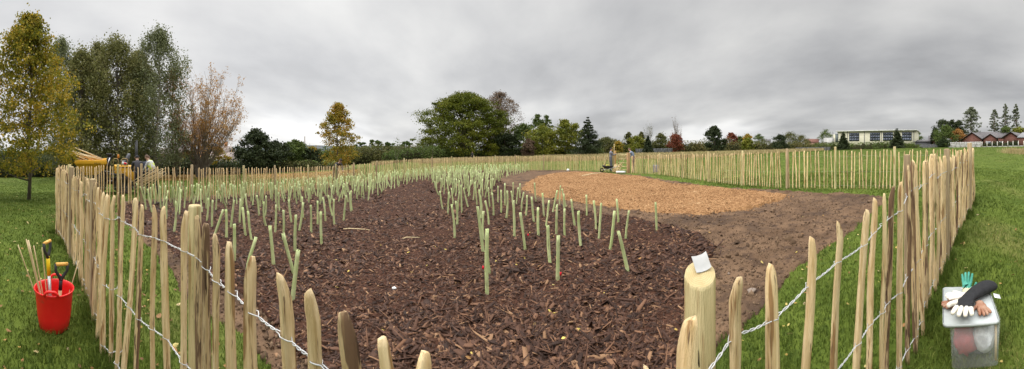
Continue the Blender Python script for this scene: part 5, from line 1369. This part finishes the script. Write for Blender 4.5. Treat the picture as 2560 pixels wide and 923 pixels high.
# ------------------------------------------------------------------ people
SK = mat('skin', (.45, .27, .2), (.5, .31, .23), 20, 3, .6)
def cloth(name, c): return mat(name, tuple(v * .85 for v in c), c, 12, 5, .85, .3, 60)
def person(label, px, D, face, pose, shirt, trous, boots, hair, hold=None, vest=None, sc=1.0, catgroup=None):
    """pose: dict of joints in the person's own frame (x right, y forward, z up)"""
    b = at(px, D); b[2] = s1(b[0], b[1])
    rz = face
    J = dict(pelvis=(0, 0, .96), waist=(0, 0, 1.10), chest=(0, .01, 1.34), neck=(0, .01, 1.50), headb=(0, .02, 1.57), head=(0, .03, 1.66), headt=(0, .03, 1.74),
             lsh=(-.19, 0, 1.43), lel=(-.24, .02, 1.15), lwr=(-.22, .14, .93), lha=(-.21, .18, .86), rsh=(.19, 0, 1.43), rel=(.24, .02, 1.15), rwr=(.22, .14, .93), rha=(.21, .18, .86),
             lhip=(-.1, 0, .90), lkn=(-.11, .03, .5), lan=(-.12, 0, .09), lto=(-.14, .15, .04), rhip=(.1, 0, .90), rkn=(.11, .03, .5), ran=(.12, 0, .09), rto=(.14, .15, .04))
    J.update(pose)
    names = list(J); ix = {n: i for i, n in enumerate(names)}
    rad = dict(pelvis=(.15, .115), waist=(.14, .105), chest=(.165, .115), neck=.058, headb=.062, head=(.078, .092), headt=(.06, .07), lsh=.062, lel=.046, lwr=.031, lha=.036, rsh=.062, rel=.046, rwr=.031, rha=.036,
               lhip=.092, lkn=.062, lan=.045, lto=.042, rhip=.092, rkn=.062, ran=.045, rto=.042)
    E = [('pelvis', 'waist'), ('waist', 'chest'), ('chest', 'neck'), ('neck', 'headb'), ('headb', 'head'), ('head', 'headt'), ('chest', 'lsh'), ('lsh', 'lel'), ('lel', 'lwr'), ('lwr', 'lha'), ('chest', 'rsh'), ('rsh', 'rel'), ('rel', 'rwr'), ('rwr', 'rha'),
         ('pelvis', 'lhip'), ('lhip', 'lkn'), ('lkn', 'lan'), ('lan', 'lto'), ('pelvis', 'rhip'), ('rhip', 'rkn'), ('rkn', 'ran'), ('ran', 'rto')]
    part = {('pelvis', 'waist'): 1, ('waist', 'chest'): 0, ('chest', 'neck'): 0, ('neck', 'headb'): 3, ('headb', 'head'): 3, ('head', 'headt'): 3}
    def pf(c):
        best, bi = 1e9, 0
        for a, bb in E:
            A, B = Vector(J[a]), Vector(J[bb]); v = B - A; t = max(0, min(1, (c - A).dot(v) / v.length_squared)); dd = (c - (A + v * t)).length - (.05 if a in ('waist', 'pelvis') else 0)
            if dd < best:
                best = dd
                if a in ('lwr', 'rwr'): bi = 3
                elif (a, bb) in part: bi = part[(a, bb)]
                elif a[1:] in ('sh', 'el') or bb[1:] == 'sh': bi = 0
                elif a[1:] == 'an': bi = 2
                else: bi = 1
        return bi
    root = empty('person', tuple(b), rz, label=label, cat='person', group=catgroup); root.scale = (sc, sc, sc)
    body = skin('body', [J[n] for n in names], [(ix[a], ix[bb]) for a, bb in E], [rad[n] for n in names], [shirt, trous, boots, SK], root, 2, pf, ix['pelvis'])
    hd = Vector(J['head']); up = (Vector(J['headt']) - Vector(J['headb'])).normalized()
    fwd = Vector((0, 1, 0)) if abs(up.y) < .5 else Vector((0, 1, -1)).normalized()
    fwd = (fwd - up * fwd.dot(up)).normalized(); rt = fwd.cross(up)
    Mh = Matrix((rt, fwd, up)).transposed()
    h = MB(); n = 14; V = []
    for i in range(9):     # cap of hair over crown, back and sides
        t = math.pi * .62 * i / 8
        for k in range(n):
            a = 2 * math.pi * k / n; back = -math.sin(a)
            tt = t * (.72 + .28 * max(0, back)) if back > -.2 else t * .62
            v = Vector((.089 * math.sin(tt) * math.cos(a), .104 * math.sin(tt) * math.sin(a) - .006, .118 * math.cos(tt)))
            V.append(tuple(hd + Mh @ v))
    h.add(V, [(i * n + k, i * n + (k + 1) % n, (i + 1) * n + (k + 1) % n, (i + 1) * n + k) for i in range(8) for k in range(n)])
    h.build('hair', hair, root, smooth=True)
    f = MB()
    f.tube([tuple(hd + Mh @ Vector((0, .088, .012))), tuple(hd + Mh @ Vector((0, .112, -.018)))], [.009, .014], 6)
    f.build('nose', SK, root, smooth=True)
    for sx in (-1, 1):
        e = MB(); e.tube([tuple(hd + Mh @ Vector((sx * .083, -.005, .018))), tuple(hd + Mh @ Vector((sx * .092, -.012, -.02)))], [.016, .012], 6); e.build('ear', SK, root, smooth=True)
        e = MB(); e.tube([tuple(hd + Mh @ Vector((sx * .03, .084, .014))), tuple(hd + Mh @ Vector((sx * .031, .092, .014)))], .008, 6); e.build('eye', M['black'], root, smooth=True)
    if vest:
        vv = MB(); c, w = Vector(J['chest']), Vector(J['waist']); nk = Vector(J['neck'])
        ax = (nk - w).normalized(); side = Vector((1, 0, 0)); fr = side.cross(ax)
        V = []
        for t, rx, ry in ((-.06, .185, .145), (.1, .185, .142), (.22, .20, .15), (.31, .20, .14), (.37, .12, .10)):
            for k in range(18):
                a = 2 * math.pi * k / 18; V.append(tuple(w + ax * t + side * rx * math.cos(a) - fr * ry * math.sin(a)))
        vv.add(V, [(i * 18 + k, i * 18 + (k + 1) % 18, (i + 1) * 18 + (k + 1) % 18, (i + 1) * 18 + k) for i in range(4) for k in range(18)])
        vo = vv.build('vest', vest, root, smooth=True)
        sm = vo.modifiers.new('t', 'SOLIDIFY'); sm.thickness = .012
    return root, b
navy = cloth('navy_jacket', (.045, .05, .075)); dark = cloth('dark_trousers', (.022, .023, .028)); charcoal = cloth('charcoal_jacket', (.06, .058, .065)); greyc = cloth('grey_overalls', (.20, .21, .25)); pale = cloth('pale_grey_sweatshirt', (.42, .42, .42))
boot = mat('brown_boot', (.05, .035, .025), (.08, .06, .04), 12, 4, .8); hairD = mat('dark_hair', (.018, .013, .01), (.03, .022, .018), 40, 4, .7); hairB = mat('brown_hair', (.08, .045, .03), (.12, .07, .04), 40, 4, .7); cap = mat('black_cap', (.015, .015, .018), rough=.8)
hiviz = mat('hi_vis_yellow', (.50, .58, .08), (.55, .62, .12), 10, 3, .7, extra=[((.50, .50, .49), 5, .47, .5)])
def facing(px, off=0): return -(px - CX) / F + R(off)       # facing away from the camera + off (counter-clockwise)
stoop = dict(waist=(0, .03, 1.09), chest=(0, .14, 1.29), neck=(0, .22, 1.43), headb=(0, .27, 1.48), head=(0, .31, 1.56), headt=(0, .34, 1.63), lsh=(-.19, .16, 1.38), rsh=(.19, .16, 1.38), lel=(-.23, .26, 1.12), rel=(.23, .26, 1.12), lwr=(-.17, .44, .98), rwr=(.17, .44, .98), lha=(-.14, .52, .95), rha=(.14, .52, .95))
person('person in dark charcoal jacket and black cap, back turned, beside the dumper', 345, 12.2, facing(345, 8), dict(stoop), charcoal, dark, boot, cap, sc=1.0)
person('person in navy jacket, mostly hidden behind the hi-vis worker', 363, 12.5, facing(363, -25), dict(stoop), navy, dark, boot, hairB, sc=.99)
pp, pb = person('person in pale sweatshirt and hi-vis vest, carrying a bundle of stakes', 383, 12.0, facing(383, 60), dict(stoop, lkn=(-.11, .14, .5), lan=(-.12, .12, .09), lto=(-.13, .27, .04), rkn=(.11, -.04, .5), ran=(.12, -.18, .1), rto=(.13, -.05, .04)), pale, dark, boot, hairB, vest=hiviz, sc=1.0)
bend = dict(waist=(0, .08, 1.08), chest=(0, .28, 1.20), neck=(0, .40, 1.28), headb=(0, .45, 1.31), head=(0, .53, 1.33), headt=(0, .61, 1.36), lsh=(-.19, .32, 1.26), rsh=(.19, .32, 1.26), lel=(-.22, .42, 1.0), rel=(.26, .44, 1.02), lwr=(-.15, .55, .85), rwr=(.2, .60, .9), lha=(-.12, .60, .80), rha=(.18, .66, .85))
person('person in dark jacket leaning over the left fence below the orange tree', 838, 16.6, facing(838, 215), dict(bend, head=(0, .53, 1.42), headb=(0, .46, 1.36), headt=(0, .57, 1.5)), charcoal, dark, boot, hairD, sc=.98)
work = dict(lel=(-.22, .12, 1.20), rel=(.22, .14, 1.22), lwr=(-.1, .34, 1.2), rwr=(.08, .36, 1.3), lha=(-.08, .40, 1.22), rha=(.06, .42, 1.34), head=(0, .04, 1.65))
person('person in grey overalls with dark hair, working at the far gate', 1527, 20.7, facing(1527, -75), work, greyc, cloth('grey_work_trousers', (.11, .12, .14)), boot, hairD, sc=.98)
person('person in blue grey top bending behind the fence right of the gate', 1584, 19.8, facing(1584, 70), dict(stoop), cloth('blue_grey_top', (.2, .24, .32)), cloth('purple_grey_trousers', (.12, .09, .11)), boot, hairB, sc=1.0)
person('small figure in dark clothes standing under the huge spreading tree', 1181, 62, facing(1181, 180), {}, charcoal, dark, boot, hairD, sc=1.0)
def bundle():
    o_ = P3(375, 447, 11.75); rg = np.random.default_rng(3)
    th = (375 - CX) / F; rt = np.array([math.cos(th), -math.sin(th), 0])
    for i in range(16):
        off = rt * rg.uniform(-.25, .25) + np.array([0, 0, rg.uniform(-.17, .17)]) + np.array([math.sin(th), math.cos(th), 0]) * rg.uniform(-.1, .06)
        d = rt * .85 + np.array([0, 0, .50 + rg.normal(0, .04)]); d /= np.linalg.norm(d); L = rg.uniform(.5, .62)
        a = MB(); a.tube([-d * L, -d * L * .3, d * L * .5, d * L], [.012, .019, .019, .008], 6)
        o = a.build('wooden_stake', M['cane']); o.location = tuple(o_ + off)
        tag(o, 'pale split stake in the bundle carried by the hi-vis worker', 'stake', 'stakes carried by the hi-vis worker')
bundle()

# ------------------------------------------------------------------ dumper
def dumper():
    d = 13.4; b = at(278, d); th = (278 - CX) / F
    root = empty('dumper_truck', tuple(b), -th, label='yellow site dumper loaded with stakes behind the left fence', cat='dumper')
    k = d / F
    def lx(px): return (px - 278) * k
    def lz(py): return EYE + (HY - py) * k - b[2]
    Y = M['yellow']
    # skip (hopper)
    s = MB(); top = [(lx(195), lz(404)), (lx(266), lz(398))]
    w0, w1 = .52, .75
    out = [(lx(266), lz(397)), (lx(262), lz(422)), (lx(243), lz(436)), (lx(214), lz(436)), (lx(188), lz(404))]
    V = []
    for sg in (-1, 1):
        for i, (x, z) in enumerate(out): V.append((x, sg * (w1 if i in (0, 4) else w0 + .1 * (i == 1)), z))
    inn = [(x * .0 + (x + (.04 if i > 2 else -.04)), z + (.04 if i not in (0, 4) else 0)) for i, (x, z) in enumerate(out)]
    for sg in (-1, 1):
        for i, (x, z) in enumerate(inn): V.append((x, sg * ((w1 if i in (0, 4) else w0 + .1 * (i == 1)) - .04), z))
    Fc = [(0, 1, 2, 3, 4), (9, 8, 7, 6, 5)] + [(i, i + 5, i + 6, i + 1) for i in range(4)] + [(14, 13, 12, 11, 10), (15, 16, 17, 18, 19)] + [(i + 10, i + 11, i + 16, i + 15) for i in range(4)] + [(0, 4, 14, 10), (5, 15, 19, 9), (0, 10, 15, 5), (4, 9, 19, 14)]
    s.add(V, Fc); sk = s.build('skip', Y, root, bevel=.01)
    r = MB(); r.box(((lx(195) + lx(266)) / 2, -w1 - .02, lz(404)), (lx(266) - lx(192), .03, .17)); r.build('rim', Y, sk, bevel=.008)
    tx = bpy.data.curves.new('lettering', 'FONT'); tx.body = 'KELLA'; tx.size = .10; tx.extrude = .002
    to = bpy.data.objects.new('lettering', tx); col.objects.link(to); to.parent = sk; to.location = (lx(238), -w1 - .038, lz(408)); to.rotation_euler = (R(90), 0, 0)
    tx.materials.append(M['black']); bpy.context.view_layer.update()
    tm = bpy.data.meshes.new_from_object(to.evaluated_get(bpy.context.evaluated_depsgraph_get())); tl, tr_ = to.location.copy(), to.rotation_euler.copy(); bpy.data.objects.remove(to)
    to = link('lettering', tm, sk); to.location = tl; to.rotation_euler = tr_
    # chassis and engine cover
    c = MB(); c.box((lx(285), 0, lz(452)), (1.9, .5, .28)); c.box((lx(262), 0, lz(438)), (.35, .6, .4)); c.build('chassis', M['rubber'], root, bevel=.02)
    e = MB(); e.extrude([(lx(286), lz(413)), (lx(330), lz(414)), (lx(333), lz(432)), (lx(338), lz(459)), (lx(330), lz(460)), (lx(322), lz(442)), (lx(300), lz(434)), (lx(286), lz(432))], -.42, .42)
    e.build('engine_cover', Y, root, bevel=.02)
    e = MB(); e.box((lx(308), -.43, lz(417.5)), (lx(328) - lx(290), .012, .03)); e.build('trim_strip', M['black'], root)
    def wheel(x, y, rr, w):
        wl = MB(); wl.lathe([(rr * .55, -w / 2), (rr * .9, -w / 2), (rr, -w * .38), (rr, w * .38), (rr * .9, w / 2), (rr * .55, w / 2), (rr * .5, 0), (rr * .55, -w / 2)], 26)
        for kk in range(18):
            a = 2 * math.pi * kk / 18; wl.box(((rr + .008) * math.cos(a), (rr + .008) * math.sin(a), 0), (.05, .05, w * .8), Matrix.Rotation(a, 3, 'Z'))
        o = wl.build('wheel', M['rubber'], root); o.location = (x, y, rr); o.rotation_euler = (R(90), 0, 0)
        h = MB(); h.lathe([(.001, w * .2), (rr * .3, w * .2), (rr * .5, w * .1), (rr * .54, w * .42), (rr * .5, -w * .4), (.001, -w * .2)], 20); hh = h.build('rim', M['black'], o, smooth=False)
    wheel(lx(243), -.55, .40, .32); wheel(lx(243), .55, .40, .32); wheel(lx(308), -.55, .42, .32); wheel(lx(308), .55, .42, .32)
    # fenders, steps
    f = MB(); f.box((lx(290), -.55, lz(433)), (.75, .34, .04)); f.box((lx(277), -.5, lz(450)), (.26, .3, .05)); f.build('mudguard', M['black'], root, bevel=.01)
    st = MB(); st.tube([(lx(266), -.1, lz(424)), (lx(270), -.1, lz(408)), (lx(276), -.1, lz(388))], [.1, .09, .1], 8); st.box((lx(273), -.1, lz(386)), (.26, .3, .08)); st.build('steering_column', M['black'], root, smooth=False)
    sw = MB(); sw.tube([(lx(281) + .17 * math.cos(a) * .5, .17 * math.sin(a), lz(392) + .17 * math.cos(a) * .7) for a in np.linspace(0, 2 * math.pi, 17)], .016, 6); sw.build('steering_wheel', M['black'], root, smooth=True)
    ra = MB(); ra.tube([(lx(265), -.38, lz(422)), (lx(269), -.38, lz(410)), (lx(275), -.38, lz(394))], .03, 6); ra.build('hydraulic_ram', M['steel'], root, smooth=True)
    se = MB(); se.box((lx(312), 0, lz(404)), (.42, .46, .1)); se.build('seat', M['black'], root, bevel=.03)
    se = MB(); se.tube([(lx(317), 0, lz(402)), (lx(319), 0, lz(395)), (lx(322), 0, lz(388)), (lx(322), 0, lz(384))], [.2, .21, .2, .13], 12, squash=.45); se.build('backrest', mat('grey_vinyl_seat', (.10, .105, .12), (.15, .155, .17), 6, 4, .5), root, smooth=True)
    for x0, x1 in ((283, 295), (303, 318)):
        h = MB(); h.tube([(lx(x0), -.4, lz(414)), (lx(x0), -.4, lz(399)), (lx(x0) + .06, -.4, lz(396)), (lx(x1) - .06, -.4, lz(396)), (lx(x1), -.4, lz(399)), (lx(x1), -.4, lz(413))], .018, 7); h.build('grab_rail', mat('ochre_rail', (.4, .28, .12), rough=.6), root, smooth=True)
    ro = MB()
    for sg in (-.36, .36): ro.tube([(lx(341), sg, lz(430)), (lx(341), sg, lz(352))], .035, 8)
    ro.tube([(lx(341), -.36, lz(352)), (lx(341), .36, lz(352))], .035, 8); ro.build('roll_bar', M['black'], root, smooth=True)
    sg_ = MB(); sg_.box((lx(310), -.425, lz(408)), (.24, .01, .14), Matrix.Rotation(.3, 3, 'Y')); sgn = sg_.build('warning_sign', M['white'], root)
    s2 = MB(); s2.box((lx(312), -.433, lz(408)), (.13, .006, .09), Matrix.Rotation(.3, 3, 'Y')); s2.build('red_panel', M['redtag'], sgn)
    bc = MB(); bc.tube([(lx(296), .2, lz(396)), (lx(296), .2, lz(386))], [.05, .045], 8); bc.build('beacon', mat('amber_lens', (.55, .22, .03), rough=.3), root, smooth=True)
    # stakes in the skip, each its own thing
    rg = np.random.default_rng(9); mw = Matrix.Translation(Vector(b)) @ Matrix.Rotation(-th, 4, 'Z')
    for i in range(16):
        x0, z0 = lx(rg.uniform(235, 262)), lz(rg.uniform(396, 410)); L = rg.uniform(1.1, 1.5); an = R(rg.uniform(12, 25)); y0 = rg.uniform(-.5, .5)
        a = MB(); v = np.array([-math.cos(an), rg.normal(0, .06), math.sin(an)]); p0 = np.array([x0, y0, z0])
        a.tube([p0, p0 + v * L * .5, p0 + v * L], [.028, .033, .02], 6); o = a.build('wooden_stake', M['cane']); o.matrix_world = mw
        tag(o, 'long pale stake lying in the dumper skip, pointing up to the left', 'stake', 'stakes loaded in the dumper skip')
dumper()

# ------------------------------------------------------------------ things by the gate
def wheelbarrow():
    b = at(1522, 20.2); th = (1522 - CX) / F
    root = empty('wheelbarrow', tuple(b), -th, label='black wheelbarrow with yellow rope in front of the man in grey', cat='wheelbarrow'); root.scale = (.74, .8, .8)
    a = MB(); V = [(-.42, -.2, .35), (.3, -.2, .32), (.3, .2, .32), (-.42, .2, .35), (-.62, -.34, .6), (.42, -.34, .58), (.42, .34, .58), (-.62, .34, .6)]
    a.add(V, [(0, 3, 2, 1), (0, 1, 5, 4), (1, 2, 6, 5), (2, 3, 7, 6), (3, 0, 4, 7)]); t = a.build('tray', M['black'], root); t.modifiers.new('s', 'SOLIDIFY').thickness = .02
    a = MB()
    for s in (-1, 1): a.tube([(-.62, s * .06, .2), (-.1, s * .22, .3), (.9, s * .3, .55)], .02, 6)
    a.build('frame', M['steel'], root, smooth=True)
    a = MB(); a.lathe([(.1, -.04), (.19, -.045), (.2, 0), (.19, .045), (.1, .04)], 18); o = a.build('wheel', M['rubber'], root, smooth=True); o.location = (-.66, 0, .2); o.rotation_euler = (R(90), 0, 0)
    for s in (-1, 1): a = MB(); a.tube([(.25, s * .24, .36), (.3, s * .25, .0)], .018, 6); a.build('leg', M['steel'], root)
    a = MB(); rg = np.random.default_rng(1)
    a.tube([(-.1 + .22 * math.cos(t) * (1 - t / 60), .15 * math.sin(t), .56 + t * .004) for t in np.linspace(0, 30, 90)], .018, 5)
    o = a.build('rope', mat('yellow_rope', (.55, .5, .08), (.6, .56, .15), 20, 3, .8), None, smooth=True); o.matrix_world = Matrix.Translation(Vector(b)) @ Matrix.Rotation(-th, 4, 'Z') @ Matrix.Diagonal((.74, .8, .8, 1)); tag(o, 'coil of yellow rope lying in the wheelbarrow', 'rope')
wheelbarrow()
def rod(name, label, cat, p, q, r, m, group=None, n=8):
    p, q = np.array(p), np.array(q); a = MB(); mid = (p + q) / 2; a.tube([p - mid, (p - mid) * .33, (q - mid) * .33, q - mid], r, n); o = a.build(name, m, None, smooth=True); o.location = tuple(mid); return tag(o, label, cat, group)
a, b = at(1541, 19.4), at(1563, 19.2); rod('pipe', 'white pipe lying on the ground in front of the gate', 'pipe', a + [0, 0, .09], b + [0, 0, .09], .085, M['pipe'], n=14)
a, b = at(1509, 20.9), at(1519, 21); rod('wooden_stake', 'long stake leaning on the fence left of the man in grey', 'stake', a + [0, 0, .3], b + [0, 0, 1.2], .02, M['wood'])
a, b = at(1536, 20.6), at(1535.5, 20.6); rod('planting_pole', 'thin upright pole held by the man in grey overalls', 'pole', a + [0, 0, .05], b + [0, 0, 2.0], .018, M['cane'])
for i in range(7):
    a, b = at(1531 + i * 2.6, 19.9), at(1537 + i * 3.1, 20.3); rod('wooden_stake', 'pale stake leaning in the heap beside the gate', 'stake', a + [0, 0, .05], b + [0, 0, .55 + .04 * (i % 3)], .02, M['wood'], 'stakes heaped beside the gate')
a = at(1640, 18.6)
mb = MB(); mb.box((0, 0, .24), (.34, .28, .46), taper=1.05); mb.tube([(-.17, 0, .47), (0, 0, .6), (.17, 0, .47)], .01, 6)
o = mb.build('tool_crate', mat('blue_grey_plastic', (.15, .18, .24), (.2, .23, .29), 6, 4, .6), None, bevel=.02); o.location = tuple(a); o.rotation_euler.z = -.5; tag(o, 'blue grey tool tub on the grass behind the fence right of the gate', 'tub')
# thin pole on the skyline
p = at(762, 90); rod('utility_pole', 'thin dark utility pole rising above the dark trees', 'pole', p, p + [0, 0, (HY - 341) * 90 / F + EYE - p[2]], .13, M['twig'])

# ------------------------------------------------------------------ buildings
def house(name, label, px0, px1, D0, D1, eave, ridge, wallm, roofm, gable=None, depth=8, base=None, cat='house', windows=(), overhang=.3, ridge_along=True, chim=None):
    """front wall from px0 at D0 to px1 at D1; eave and ridge given as photo rows at the front"""
    a, b = at(px0, D0), at(px1, D1); m = (a + b) / 2; v = b[:2] - a[:2]; L = np.hypot(*v); ang = math.atan2(v[1], v[0]); D = (D0 + D1) / 2
    z0 = min(a[2], b[2]) - .3
    root = empty(name, (a[0], a[1], z0), ang, label=label, cat=cat)
    He = EYE + (HY - eave) * D / F - z0; Hr = EYE + (HY - ridge) * D / F - z0
    w = MB()
    if ridge_along:
        w.box((L / 2, depth / 2, He / 2), (L, depth, He))
        for x in (0.01, L - .01): w.add([(x, .02, He), (x, depth - .02, He), (x, depth / 2, Hr - .1), (x + .05, .02, He), (x + .05, depth - .02, He), (x + .05, depth / 2, Hr - .1)], [(0, 1, 2), (5, 4, 3), (0, 2, 5, 3), (1, 4, 5, 2)])
    else:
        w.extrude([(0, 0), (L, 0), (L, He), (L / 2, Hr - .08), (0, He)], 0, depth)
    wall = w.build('wall', wallm, root)
    r = MB(); t = .12; o = overhang
    if ridge_along:
        sl = (Hr - He) / (depth / 2)
        r.extrude([(-o, He - o * sl), (depth / 2, Hr), (depth + o, He - o * sl), (depth + o, He - o * sl + t), (depth / 2, Hr + t), (-o, He - o * sl + t)], -o, L + o, axis='x')
    else:
        sl = (Hr - He) / (L / 2)
        r.extrude([(-o, He - o * sl), (L / 2, Hr), (L + o, He - o * sl), (L + o, He - o * sl + t), (L / 2, Hr + t), (-o, He - o * sl + t)], -o, depth)
    rf = r.build('roof', roofm, root)
    if chim:
        c = MB(); c.box((L * chim, depth / 2, Hr + .5), (.7, .6, 1.3)); c.build('chimney', wallm, rf)
    for (f, z, ww, hh) in windows:
        fr = MB(); fr.box((L * f, -.03, z), (ww, .06, hh)); ff = fr.build('window', M['white'], root)
        n = max(1, int(ww / .8))
        for i in range(n):
            p = MB(); pw = (ww - .1) / n; p.box((L * f - ww / 2 + .05 + pw * (i + .5), -.065, z), (pw - .08, .02, hh - .14)); p.build('pane', M['glass'], ff)
    return root
# cream school
def school():
    a, b = at(2078, 135), at(2290, 125); v = b[:2] - a[:2]; L = np.hypot(*v); ang = math.atan2(v[1], v[0]); D = 130
    z0 = min(a[2], b[2]) - .5
    root = empty('school_building', (a[0], a[1], z0), ang, label='long cream flat roofed two storey school with grouped dark windows', cat='school')
    H = EYE + (HY - 328) * D / F - z0
    w = MB(); w.box((L * .54, 6, H / 2), (L * .92, 12, H)); w.box((L * .04, 7, H * .44), (L * .10, 9, H * .88)); w.build('wall', M['cream'], root)
    r = MB(); r.box((L * .54, 5.7, H + .1), (L * .93 + .6, 13.2, .35)); r.build('roof', mat('pale_roof_edge', (.55, .55, .5), (.6, .6, .55), 1, 3, .7), root)
    def f(px): return (px - 2078) / 212 * L
    for (x0, x1) in ((2126, 2152), (2179, 2204), (2211, 2236), (2257, 2280)):
        fr = MB(); zc = H - 2.6; fr.box(((f(x0) + f(x1)) / 2, -.02, zc), (f(x1) - f(x0), .16, 3.7)); fo = fr.build('window', mat('dark_frame', (.06, .06, .07), rough=.5), root)
        for i in range(4):
            for j in range(3):
                if (i in (1, 2)) and j == 1: pass
                w_ = (f(x1) - f(x0)) / 4; p = MB(); p.box((f(x0) + w_ * (i + .5), -.12, zc - 1.22 + 1.22 * j), (w_ - .14, .03, 1.08)); p.build('pane', M['glass'], fo)
    for x0, x1 in ((2089, 2097),):
        d = MB(); d.box(((f(x0) + f(x1)) / 2, -.02, H - 3), (f(x1) - f(x0), .1, 4)); d.build('door', mat('grey_green_panel', (.12, .14, .14), rough=.6), root)
    for x in (2083, 2121, 2165, 2207, 2285):
        d = MB(); d.box((f(x), -.08, H / 2), (.22, .14, H - .2)); d.build('drainpipe', M['greyfence'], root)
    w = MB(); a2 = at(2050, 140); w.box((-2.2, 6, H * .36), (5.2, 8, H * .72)); w.build('annex_wall', M['concrete'], root)
school()
house('bungalow', 'red brick bungalow with a wide dark gable facing the field', 2406, 2455, 108, 106, 348, 331, M['brick'], M['slate'], ridge_along=False, depth=14, overhang=.7)
house('bungalow', 'red brick bungalow wing with a small gable and white windows', 2459, 2492, 105, 105, 346, 335, M['brick'], M['slate'], ridge_along=False, depth=12, overhang=.6, windows=((.35, 1.9, 1.8, 1.5),))
house('bungalow', 'low dark roofed link between the brick gables with white windows', 2440, 2525, 113, 112, 344, 329, M['brick'], M['slate'], depth=10, windows=((.78, 2.2, 2.6, 1.4),))
house('bungalow', 'red brick bungalow with a grey slate roof at the right edge', 2508, 2548, 104, 102, 343, 330, M['brick'], M['slate'], ridge_along=False, depth=14, overhang=.8)
house('bungalow', 'grey roofed bungalow wing running off the right edge', 2545, 2640, 100, 96, 343, 329, M['brick'], mat('grey_sheet_roof', (.22, .22, .23), (.28, .28, .29), 1, 5, .7), depth=10)
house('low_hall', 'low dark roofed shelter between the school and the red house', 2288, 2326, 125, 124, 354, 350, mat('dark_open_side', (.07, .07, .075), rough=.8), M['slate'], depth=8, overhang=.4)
house('red_house', 'small red brick house left of the rounded green tree', 2322, 2346, 128, 128, 350, 339, M['brick'], M['slate'], depth=8, windows=((.7, 2.5, 1.4, 1.2),))
def panel_fence(name, label, px0, px1, D0, D1, H, m, postm, n, gap=False, cat='fence'):
    a, b = at(px0, D0), at(px1, D1); v = b[:2] - a[:2]; L = np.hypot(*v); ang = math.atan2(v[1], v[0])
    root = empty(name, tuple(a), ang, label=label, cat=cat)
    for i in range(n + 1):
        t = i / n; x = L * t; p = a[:2] + v * t; z = g1(*p) - a[2]
        q = MB(); q.box((x, 0, z + H / 2), (.18, .18, H + .15)); q.build('post', postm, root)
        if i < n:
            w = L / n; p2 = a[:2] + v * ((i + .5) / n); z2 = g1(*p2) - a[2]
            q = MB()
            if gap: q.box((x + w / 2, 0, z2 + .18), (w - .2, .08, .3))
            else:
                for j in range(4): q.box((x + w / 2, .01 * (j % 2), z2 + H * (j + .5) / 4), (w - .19, .06, H / 4 - .02))
            q.build('panel', m, root)
panel_fence('concrete_panel_fence', 'pale grey concrete panel fence left of the brick bungalows', 2377, 2452, 103, 100, 2.1, M['concrete'], M['concrete'], 6)
panel_fence('concrete_post_fence', 'row of white concrete posts with a low kerb before the dark hedge', 2455, 2600, 98, 94, 1.9, M['concrete'], mat('pale_concrete_post', (.6, .58, .52), (.66, .64, .58), 2, 4, .85), 11, gap=True)
panel_fence('board_fence', 'long dull grey fence under the hedge between gate and school', 1990, 2075, 112, 114, 1.5, M['greyfence'], M['greyfence'], 12)
panel_fence('board_fence', 'dull grey fence between the school and the red brick house', 2300, 2352, 112, 108, 1.6, M['greyfence'], M['greyfence'], 8)
panel_fence('board_fence', 'grey fence glimpsed behind the narrow dark cone conifer', 1590, 1680, 88, 90, 1.7, M['greyfence'], M['greyfence'], 10)
# left hand houses
house('white_bungalow', 'white gabled bungalow with a grey tiled roof behind the left hedge', 584, 632, 52, 54, 404, 383, M['white'], M['tile'], ridge_along=False, depth=16, overhang=.5, windows=((.45, 1.6, 1.5, 1.1),))
house('brick_house', 'orange brick house with a tiled roof behind the bare tree', 512, 590, 66, 68, 380, 366, mat('orange_brick', (.45, .19, .09), (.52, .24, .12), 1.5, 7, .9), M['tile'], depth=9, chim=.85)
house('brick_house', 'pinkish house with brown roof glimpsed between birch and bare tree', 402, 458, 66, 66, 384, 371, M['palebrick'], M['tile'], depth=9, windows=((.3, 3, 1.4, 1.2), (.7, 3, 1.4, 1.2)))
house('white_house', 'white rendered building glimpsed under the huge spreading tree', 1122, 1165, 105, 105, 380, 369, M['white'], M['white'], depth=8, windows=((.5, 3.2, 2.5, 1.2),))
house('distant_house', 'small brown roofed house on the skyline left of the school', 2012, 2046, 170, 170, 356, 347, M['palebrick'], M['brick'], depth=9, windows=((.3, 3.4, 1.6, 1.6),))
house('distant_house', 'pale distant house right of the crimson tree', 1912, 1926, 210, 210, 353, 348, M['concrete'], M['slate'], depth=7)
